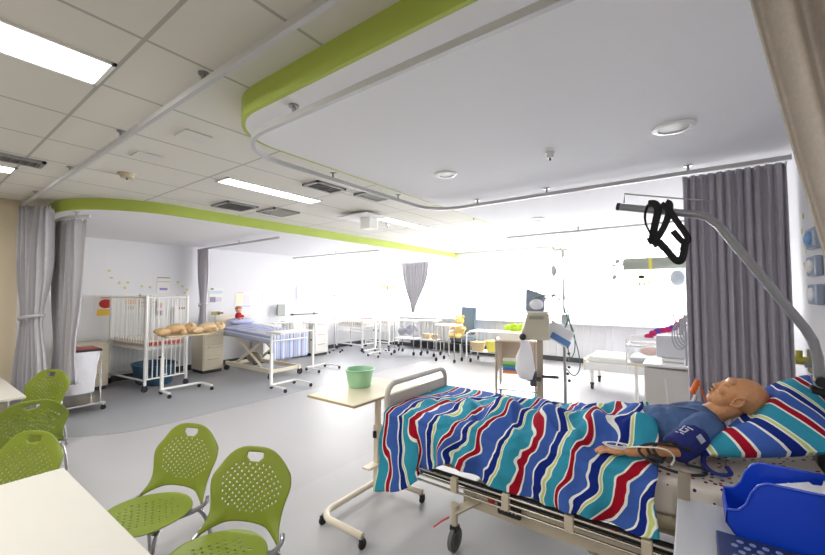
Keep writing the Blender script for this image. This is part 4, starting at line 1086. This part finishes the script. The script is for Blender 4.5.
# far cots near window corner
cot((-8.6,8.75,0),1.1,.62,'white barred cot in the far left corner under window',h=1.12,zm=.55,mband=False,nb=(12,7))
cot((-8.3,9.64,0),1.0,.5,'white barred cot by the pier beside window curtain',h=1.08,zm=.5,mband=False,nb=(12,7))
overbed(-7.85,8.55,.7,.42,1.04,'overbed table with a reddish strip in the far left corner',m=WHITE,top=mat('coral_laminate',(226,168,160),.5),base=(.56,.4),edge=False,r=.018)
overbed(-7.35,8.2,.6,.42,1.08,'empty white overbed table left of the window curtain',m=WHITE,top=mat('white_laminate',(234,234,234),.4),base=(.56,.4),edge=False,r=.018)

# trolleys with baskets
def wire_trolley(x,y,w,d,h,label,legs=CHROME,cast=True,shelf=True,top=WHITE,rz=0,shz=.45):
    t=thing('instrument_trolley',label,'trolley',(x,y,0),rz,'white topped trolleys along the windows')
    mesh('top_tray',B().box((0,0,h-.015),(w,d,.03)),top,t,smooth=False,bevel=.006)
    for sx in (-1,1):
        for sy in (-1,1):
            mesh('leg',B().cyl((sx*(w/2-.03),sy*(d/2-.03),.07 if cast else 0),(sx*(w/2-.03),sy*(d/2-.03),h-.02),.014,n=8),legs,t)
            if cast: castor(t,sx*(w/2-.03),sy*(d/2-.03),.045,h=.1)
    if shelf: mesh('lower_shelf',B().box((0,0,shz),(w-.04,d-.04,.02)),top,t,smooth=False)
    return t
def basket(x,y,z,label,m=TAN,r=.16,h=.16,name='basket'):
    t=thing(name,label,'basket' if name=='basket' else 'tub',(x,y,z)); b=B(); b.lathe([(0,.006),(r*.8,.006),(r*.98,h*.9),(r*1.08,h),(r*1.0,h+.01),(r*.9,h*.9),(r*.76,.02),(0,.016)],n=24,sy=.8); mesh('bowl_body',b,m,t,ang=60)
    mesh('rim',B().lathe([(r*.98,h*.96),(r*1.1,h*.98),(r*1.1,h+.012),(r*.98,h+.012)],n=24,sy=.8),m,t)
wire_trolley(-6.75,9.0,.75,.45,.98,'white trolley with grey bundle left of the blue armchair')
wire_trolley(-6.02,9.1,.5,.4,1.0,'narrow white trolley with baskets beside the blue armchair')
t=thing('linen_bundle','grey crumpled linen bundle on the left window trolley','linen',(-6.75,9.0,.47)); b=B()
for i in range(9): b.ell((random.uniform(-.22,.22),random.uniform(-.1,.1),.12+random.uniform(0,.16)),(.13,.10,.10))
mesh('folds',b,mat('grey_linen',(176,178,190),.9),t)
basket(-6.14,9.1,.462,'straw basket on the lower shelf of the narrow trolley',r=.11,h=.13); basket(-5.88,9.1,.462,'second straw basket on the narrow trolley shelf, right one',r=.11,h=.13); basket(-6.6,9.95,.296,'straw basket behind the left window trolley')
mesh_t=thing('low_shelf','long dark low shelf running beneath the window','shelf',(-5.4,10.02,0)); mesh('shelf_board',B().box((0,0,.28),(4.2,.3,.03)),mat('shelf_grey',(120,120,122),.5),mesh_t,smooth=False); mesh('shelf_front',B().box((0,.15,.14),(4.2,.03,.26)),mat('dark_recess',(70,72,76),.7),mesh_t,smooth=False)
# blue armchair facing the camera
t=thing('high_back_armchair','slate blue high backed clinic armchair below the far window','armchair',(-5.2,9.50,0),math.radians(-10))
def rb(c,d,m,nm,p,bv=.04,rot=None): return mesh(nm,B().box(c,d,rot=rot),m,p,smooth=False,bevel=bv)
rb((0,0,.48),(.56,.52,.10),BLUEV,'seat',t); rb((0,.25,.98),(.52,.10,.78),BLUEV,'backrest',t,.08,Matrix.Rotation(math.radians(-8),3,'X'))
for s in (-1,1):
    b=B(); b.tube(smooth_path([(s*.31,-.24,.0),(s*.31,-.24,.66),(s*.31,-.2,.70),(s*.31,.2,.70),(s*.31,.24,.66),(s*.31,.26,0)]),.018); mesh('armrest',b,WHITE,t)
rb((0,0,.40),(.5,.45,.06),BLACKPL,'seat_base',t,.01)
plush('teddy_bear',(-5.23,9.38,.53),math.radians(-100),'golden plush bear sitting on the blue armchair',YTEDDY,1.45,lying=False)
# long table with baskets/tubs
wire_trolley(-4.05,9.05,1.2,.5,.80,'long white table with baskets underneath, right of the blue armchair',shz=.28)
basket(-4.47,8.95,.30,'straw basket under the long white window table',r=.2,h=.2); basket(-4.02,8.92,.30,'bright yellow tub under the long white window table',m=YELLOW,r=.21,h=.26,name='yellow_tub')
basket(-3.60,9.0,.30,'straw basket under the long table at its right end',r=.12,h=.14)
t=wire_trolley(-5.12,8.6,.6,.45,.95,'tall legged white overbed style table in front of the blue armchair',shelf=False)
# storage trolley
def storage():
    t=thing('storage_trolley','beige framed supply trolley with coloured paper tray behind near bed','trolley',(-2.40,6.25,0),math.radians(14)); w,d,h=.62,.45,1.12
    for sx in (-1,1):
        for sy in (-1,1):
            mesh('upright',B().cyl((sx*w/2,sy*d/2,.08),(sx*w/2,sy*d/2,h-.1 if sx<0 else h-.15),.018,n=10),mat('taupe_tube',(176,164,146),.4,.3),t); castor(t,sx*w/2,sy*d/2,.04,h=.09)
    mesh('top_shelf',B().box((0,0,.98),(w+.04,d+.04,.03)),CREAM,t,smooth=False); mesh('lower_shelf',B().box((0,0,.18),(w,d,.02)),CHROME,t,smooth=False)
    mesh('back_panel',B().box((0,d/2-.02,.72),(w,.02,.5)),mat('beige_panel',(206,190,172),.5),t,smooth=False)
    mesh('side_panel',B().box((-w/2+.02,0,.72),(.02,d-.04,.5)),mat('beige_panel',(206,190,172),.5),t,smooth=False)
storage()
t=thing('paper_tray','stack of tray sheets in lime, blue and orange inside supply trolley','paper tray',(-2.37,6.02,.44),math.radians(14))
for i,c in enumerate(((226,150,70),(90,110,190),(70,150,150),(150,200,90),(226,222,214))): mesh('sheet_stack',B().box((0,0,.03+.05*i),(.34,.03,.046)),mat('tray_%d'%i,c,.6),t,smooth=False)
t=thing('pink_carton','small magenta carton in the supply trolley','carton',(-2.17,6.06,.80)); mesh('carton',B().box((0,0,.05),(.1,.08,.13)),PINK,t,smooth=False)
t=thing('plastic_bag','bright lime plastic bag on a pale carton on the supply trolley','bag',(-2.42,6.22,1.095)); b=B()
for i in range(9): b.ell((random.uniform(-.14,.14),random.uniform(-.05,.05),.06+random.uniform(0,.05)),(.07,.06,.055))
mesh('bag_body',b,LIMEBAG,t)
t=thing('supply_box','pale flat carton under the lime bag on the supply trolley','carton',(-2.42,6.2,.995)); mesh('carton',B().box((0,0,.05),(.42,.3,.10)),mat('pale_carton',(232,230,224),.6),t,smooth=False)

# ventilator
def ventilator():
    t=thing('ventilator','beige ventilator unit on a wheeled stand by the drip pole','ventilator',(-1.89,5.70,0),math.radians(20))
    b=B(); pr=[(-.24,-.18,1.07),(.18,-.18,1.07),(.18,-.18,1.46),(-.12,-.18,1.46)]; b.prism(pr,(0,.34,0)); k=mesh('case',b,mat('ventilator_beige',(190,184,164),.45),t,smooth=False,bevel=.02)
    mesh('screen_bezel',B().box((.0,-.19,1.40),(.2,.02,.05)),mat('bezel',(150,148,130),.4),k,smooth=False)
    mesh('top_shelf',B().box((.04,0,1.475),(.36,.32,.02)),WHITE,t,smooth=False)
    mesh('black_knob',B().ell((-.19,-.22,1.12),(.05,.04,.05)),BLACKPL,k)
    mesh('stand_column',B().box((.05,0,.58),(.08,.08,1.0)),mat('taupe_tube',(176,164,146),.4,.3),t,smooth=False)
    b=B()
    for a in (.3,1.9,3.4,5.0): b.cyl((.05,0,.1),(.05+.2*math.cos(a),.2*math.sin(a),.08),.02,n=6)
    mesh('stand_base',b,STEEL,t)
    for a in (.3,1.9,3.4,5.0): castor(t,.05+.2*math.cos(a),.2*math.sin(a),.035,h=.08)
    b=B(); b.box((.18,-.10,.56),(.22,.16,.04)); b.cyl((-.05,-.1,.40),(-.05,-.1,.62),.05); b.cyl((-.14,-.1,.5),(.06,-.1,.5),.03); mesh('suction_unit',b,DKSTEEL,t)
ventilator()
t=thing('drip_stand','tall drip pole with hooks, tubes and cables beside the ventilator','drip stand',(-1.58,6.06,0)); h=2.42
mesh('pole',B().cyl((0,0,.08),(0,0,h),.014,n=10),STEEL,t); mesh('lower_pole',B().cyl((0,0,.08),(0,0,1.0),.022,n=10),STEEL,t)
b=B(); b.tube([(-.15,0,h+.04),(-.12,0,h),(.12,0,h),(.15,0,h+.04)],.007,n=6); b.tube([(0,-.15,h+.04),(0,-.12,h),(0,.12,h),(0,.15,h+.04)],.007,n=6); mesh('hooks',b,DKSTEEL,t)
b=B()
for i in range(5): a=2*PI*i/5+.2; b.cyl((0,0,.09),(.21*math.cos(a),.21*math.sin(a),.07),.014,n=6)
mesh('star_base',b,STEEL,t)
for i in range(5): a=2*PI*i/5+.2; castor(t,.21*math.cos(a),.21*math.sin(a),.03,h=.07)
b=B(); b.box((.02,-.02,1.35),(.10,.1,.16)); b.box((0,-.02,1.15),(.13,.1,.12)); mesh('pump',b,mat('pump_grey',(190,196,204),.4),t,smooth=False,bevel=.015)
b=B()
b.tube(smooth_path([(.02,-.04,1.75),(.06,-.06,1.5),(.12,-.05,1.2),(.2,-.05,.95),(.24,-.04,.65),(.14,-.04,.50),(.03,-.03,.62)],3),.008,n=6); b.tube(smooth_path([(0,-.04,1.7),(.05,-.08,1.4),(.16,-.07,1.2),(.17,-.06,.9),(.09,-.06,.75),(.05,-.04,1.0)],3),.008,n=6)
mesh('green_cable',b,GREENPIPE,t)
b=B(); b.tube(smooth_path([(-.02,-.03,1.6),(-.1,-.08,1.75),(-.22,-.05,1.62),(-.28,-.1,1.72)],3),.012,n=6); b.tube(smooth_path([(.0,-.03,1.55),(.08,-.06,1.35),(.02,-.1,1.2),(.1,-.1,1.05)],3),.010,n=6); mesh('black_cable',b,mat('dull_green_black',(60,80,80),.5),t)
b=B()
for i in range(6): b.ell((.05+.02*(i%2),-.04,.95-.1*i),(.022,.02,.022))
mesh('connectors',b,BLACKPL,t)
t=thing('drip_bag','hanging white drip set on the left hook of the tall drip pole','drip bag',(-1.72,6.06,2.1)); mesh('bag',B().ell((0,0,0),(.045,.02,.09)),mat('drip_bag_clear',(206,212,218),.3),t)
b=B(); b.cyl((.02,0,.08),(.03,0,.33),.004,n=6); b.tube(smooth_path([(0,0,-.08),(-.06,0,-.3),(-.18,0,-.55)]),.006,n=6); mesh('line',b,mat('pale_tubing',(226,224,218),.3),t)
t=thing('grey_pouch','grey fabric pouch standing on top of the ventilator','pouch',(-1.88,5.72,1.486),math.radians(15)); b=B(); b.prism([(-.16,-.05,0),(.11,-.05,0),(.12,-.05,.24),(-.15,-.05,.34)],(0,.1,0)); mesh('pouch_body',b,mat('steel_blue_fabric',(150,160,178),.8),t,smooth=False,bevel=.02)
b=B(); b.ell((.0,-.08,.10),(.10,.04,.08)); mesh('white_contents',b,WBAG,t)
b=B(); b.tube(smooth_path([(-.12,-.06,.05),(-.05,-.08,.2),(.08,-.08,.24),(.2,-.06,.22),(.26,-.04,.26)],3),.012,n=6); mesh('hose',b,mat('pale_hose',(140,156,150),.5),t)
t=thing('plastic_bag','crumpled white plastic bag hanging under the ventilator','bag',(-1.98,5.46,.70)); b=B()
b.lathe([(0,-.20),(.10,-.18),(.15,-.05),(.13,.12),(.08,.28),(.05,.36),(0,.37)],n=20,sy=.55)
for v in b.bm.verts: v.co+=Vector((noise.noise(v.co*9),noise.noise(v.co*9+Vector((5,0,0))),0))*.05
mesh('bag_body',b,WBAG,t,ang=80)
t=thing('clipboard','tilted white and blue printed leaflet clipped on the drip pole','clipboard',(-1.62,5.93,1.14)); Rm=Matrix.Rotation(math.radians(28),3,'Y')
mesh('board',B().box((0,0,0),(.36,.012,.26),rot=Rm),mat('leaflet_white',(222,226,232),.5),t,smooth=False); mesh('blue_panel',B().box((.02,-.009,-.08),(.30,.008,.09),rot=Rm),mat('leaflet_blue',(96,140,200),.5),t,smooth=False)

# ------------------------------------------------------------------ right far: bed, bassinet, cabinet, lamps
def bed3():
    t=thing('hospital_bed','white empty bed platform on castors in the far right bay','hospital bed',(-.7,8.0,0)); 
    mesh('platform',B().box((0,0,.42),(1.9,.8,.14)),WHITE,t,smooth=False,bevel=.02); mesh('mattress',B().box((0.05,0,.55),(1.85,.78,.12)),mat('white_mattress',(226,226,222),.7),t,smooth=False,bevel=.03)
    mesh('foot_panel',B().box((-.93,0,.44),(.05,.82,.22)),CREAM,t,smooth=False,bevel=.02)
    for x,y in ((-.82,-.34),(.82,-.34),(-.82,.34),(.82,.34)): (mesh('leg',B().cyl((x,y,.12),(x,y,.36),.03),WHITE,t),castor(t,x,y,.06,h=.13))
bed3()
t=thing('bassinet','clear walled baby bassinet with pink bedding on a stand at right','bassinet',(-.35,5.65,0))
b=B()
for s in (-1,1): b.box((0,s*.22,.99),(.66,.008,.2)); b.box((s*.33,0,.99),(.008,.44,.2))
mesh('clear_walls',b,CLEAR,t,smooth=False); b=B(); b.tube([(-.33,-.22,1.1),(.33,-.22,1.1),(.33,.22,1.1),(-.33,.22,1.1)],.012,closed=True,n=6); b.tube([(-.33,-.22,.88),(.33,-.22,.88),(.33,.22,.88),(-.33,.22,.88)],.012,closed=True,n=6)
for s in (-1,1): b.tube([(-.33,s*.22,.8),(-.33,s*.22,1.18),(-.2,s*.22,1.2),(.1,s*.22,1.2)],.01,n=6)
mesh('rim_frame',b,WHITE,t); mesh('bedding',B().box((0,0,.93),(.6,.4,.06)),WHITE,t,smooth=False,bevel=.02)
mesh('tray',B().box((0,0,.87),(.66,.46,.03)),CREAM,t,smooth=False)
for s in (-1,1): mesh('leg',B().cyl((s*.25,0,.1),(s*.25,0,.87),.02),WHITE,t); castor(t,s*.25,-.2,.04,h=.1); castor(t,s*.25,.2,.04,h=.1); mesh('foot_bar',B().box((s*.25,0,.1),(.04,.44,.03)),WHITE,t,smooth=False)
t=thing('baby_doll','peach skinned baby doll lying in the clear bassinet','doll',(-.45,5.62,.97)); mesh('torso',B().ell((0,0,.05),(.11,.07,.05)),mat('peach_doll',(226,176,150),.6),t); mesh('head',B().ell((.15,0,.06),(.06,.055,.055)),mat('peach_doll',(226,176,150),.6),t)
t=thing('folded_cloth','magenta and purple cloth draped behind the white monitor','cloth',(-.24,5.5,1.19)); b=B()
for i in range(9): b.ell((-.2+.05*i,0,.03+.028*i+.02*math.sin(i)),(.05,.04,.035),mi=1 if i%3==2 else 0)
mesh('folds',b,[PINK,mat('purple_cloth',(110,70,170),.8)],t)
t=thing('patient_monitor','white bodied monitor seen from behind on the right cabinet','monitor',(-.18,4.95,1.02)); mesh('casing',B().box((0,0,.16),(.30,.14,.24)),mat('pale_grey_casing',(214,216,222),.4),t,smooth=False,bevel=.02)
mesh('foot',B().box((0,0,.02),(.2,.14,.04)),WHITE,t,smooth=False,bevel=.01); mesh('dark_side',B().box((.17,0,.12),(.05,.12,.12)),BLACKPL,t,smooth=False,bevel=.01)
t=thing('equipment_cabinet','beige white equipment cabinet standing left of the grey curtain','cabinet',(-.20,4.92,0)); mesh('cabinet_body',B().box((0,0,.52),(.46,.42,.90)),mat('cabinet_beige',(212,208,202),.5),t,smooth=False,bevel=.015); mesh('cabinet_top',B().box((0.02,0,1.0),(.52,.46,.03)),WHITE,t,smooth=False,bevel=.01)
for x,y in ((-.18,-.16),(.18,-.16),(-.18,.16),(.18,.16)): castor(t,x,y,.03,h=.08)
mesh('top_catch',B().box((.22,-.24,.99),(.08,.03,.03)),BLACKPL,t,smooth=False)
t=thing('air_hoses','pale hoses with an orange connector dangling beside the grey curtain','hose',(-.05,3.92,1.02)); 
b=B(); b.tube(smooth_path([(.06,0,-.02),(.05,0,-.12),(.0,0,-.22),(-.07,0,-.25)],3),.011,n=8); b.tube(smooth_path([(-.16,.1,-.02),(-.14,.1,-.2),(-.17,.1,-.45),(-.19,.1,-.75)],2),.007,n=6); mesh('white_hose',b,WHITE,t)
b=B(); b.cyl((.03,0,-.09),(.07,0,.02),.025,.018); mesh('orange_connector',b,ORANGE,t); b=B(); b.tube(smooth_path([(.07,0,.02),(.12,0,-.15),(.20,0,-.4),(.22,0,-.6)],3),.006,n=6); mesh('orange_line',b,ORANGE,t)
# overhead tubular lamp of the far bay
t=thing('tubular_wall_lamp','long pale green tubular lamp with a yellow band on right wall','wall lamp',(XR,6.35,2.17)); 
mesh('tube_housing',B().cyl((-1.46,0,.0),(0,0,0),.085,n=20),mat('pale_sage',(176,184,170),.4),t); mesh('yellow_band',B().cyl((-1.14,0,0),(-1.10,0,0),.088,n=20),YELLOW,t); mesh('cable_stub',B().cyl((-1.62,0,-.01),(-1.46,0,0),.012),STEEL,t)
# exam lamp
t=thing('examination_lamp','round white examination lamp head glowing beside the grey curtain','lamp',(-.15,6.15,0)); 
mesh('stand',B().cyl((.0,0,.05),(0,0,1.3),.018),WHITE,t); b=B(); b.tube(smooth_path([(0,0,1.3),(-.08,0,1.5),(.0,0,1.75),(.0,0,1.9)]),.014); mesh('arm',b,WHITE,t)
b=B(); b.ell((.0,0,1.95),(.085,.05,.11)); mesh('lamp_head',b,mat('frosted_head',(206,216,226),.25),t); mesh('foot_plate',B().box((0,0,.03),(.34,.3,.05)),WHITE,t,smooth=False,bevel=.01)
mesh('lit_bulb',B().ell((-.03,-.04,1.62),(.04,.035,.04)),mat('lit_bulb',(255,255,255),.3,emit=25),t); mesh('bulb_arm',B().cyl((0,0,1.5),(-.03,-.02,1.6),.01),WHITE,t)
t=thing('cable_bundle','tangle of grey leads on hooks left of the grey curtain','cables',(-.06,4.55,1.15)); b=B()
for k in range(6): b.tube([Vector((.02*k-.05+.06*math.cos(a),.0+.01*k,.18+.13*math.sin(a)+.02*k)) for a in [2*PI*i/18 for i in range(18)]],.006,n=5,closed=True)
b.cyl((0,0,-.1),(0,0,.36),.01); mesh('leads',b,mat('grey_leads',(170,172,176),.4),t)
t=thing('inspection_wand','grey angled wand standing behind the white monitor','wand',(-.14,5.08,1.015)); b=B(); b.tube([(0,0,0),(.02,0,.25),(.08,0,.50)],.022,n=8,flat=(1,.5)); mesh('wand_body',b,mat('wand_grey',(176,178,184),.4),t)
t=thing('hanging_bee','tiny olive bee ornament hanging before the right window','ornament',(-.62,6.8,2.0)); b=B(); b.ell((0,0,0),(.05,.035,.03)); mesh('bee_body',b,mat('olive_black',(70,76,40),.7),t)
for i,(dx,dz) in enumerate(((-.09,-.10),(-.03,-.11),(.04,-.11),(.10,-.09))): mesh('dangle',B().ell((dx,0,dz),(.014,.012,.04)),mat('dangle_lime',(196,196,90),.6),t)
mesh('thread',B().cyl((0,0,.02),(0,0,.83),.002,n=5),WHITE,t)
for x,z,l in ((-1.05,2.02,'small grey bird cut out hanging in right window, lower one'),(-1.0,2.28,'small grey cut out hanging in right window, upper one')):
    t=thing('hanging_cutout',l,'ornament',(x,7.2,z)); mesh('cutout',B().ell((0,0,0),(.035,.006,.045),rot=Matrix.Rotation(.5,3,'Y')),mat('grey_card',(176,176,180),.7),t); mesh('thread',B().cyl((0,0,.03),(0,0,ZC-z),.0015,n=5),WHITE,t)

# ------------------------------------------------------------------ light
w=bpy.data.worlds.new('World'); S.world=w; w.use_nodes=True
bg=w.node_tree.nodes['Background']; bg.inputs[0].default_value=(1,1,1,1); bg.inputs[1].default_value=3.2
def area(name,loc,rot,sx,sy,e,col=(1,1,1)):
    l=bpy.data.lights.new(name,'AREA'); l.shape='RECTANGLE'; l.size=sx; l.size_y=sy; l.energy=e; l.color=col
    o=bpy.data.objects.new(name,l); COL.objects.link(o); o.location=loc; o.rotation_euler=rot; return o
for i,(a,c) in enumerate(wins): area('window_daylight',((a+c)/2,YW+.2,1.9),(-PI/2,0,0),(c-a)-.1,1.65,(c-a)*54)
area('window_daylight',(XL-.2,9.02,1.8),(0,-PI/2,0),1.5,1.9,45)
for x,y,e in ((-2.66,.05,20),(-5.49,.1,18),(-4.1,2.74,26),(-4.1,5.4,22),(-2.66,-2.4,22),(.36,-1.0,24)):  # last two lamps belong to the added panels out of view
    area('panel_light',(x,y,ZT-.03),(0,0,0),.3,1.2,e,(1,.97,.93))
vs=S.view_settings; vs.view_transform='Standard'; vs.look='None'; vs.gamma=1; vs.exposure=0.56; vs.use_curve_mapping=False
S.cycles.use_denoising=True
S.cycles.max_bounces=8; S.cycles.diffuse_bounces=5; S.cycles.sample_clamp_indirect=6
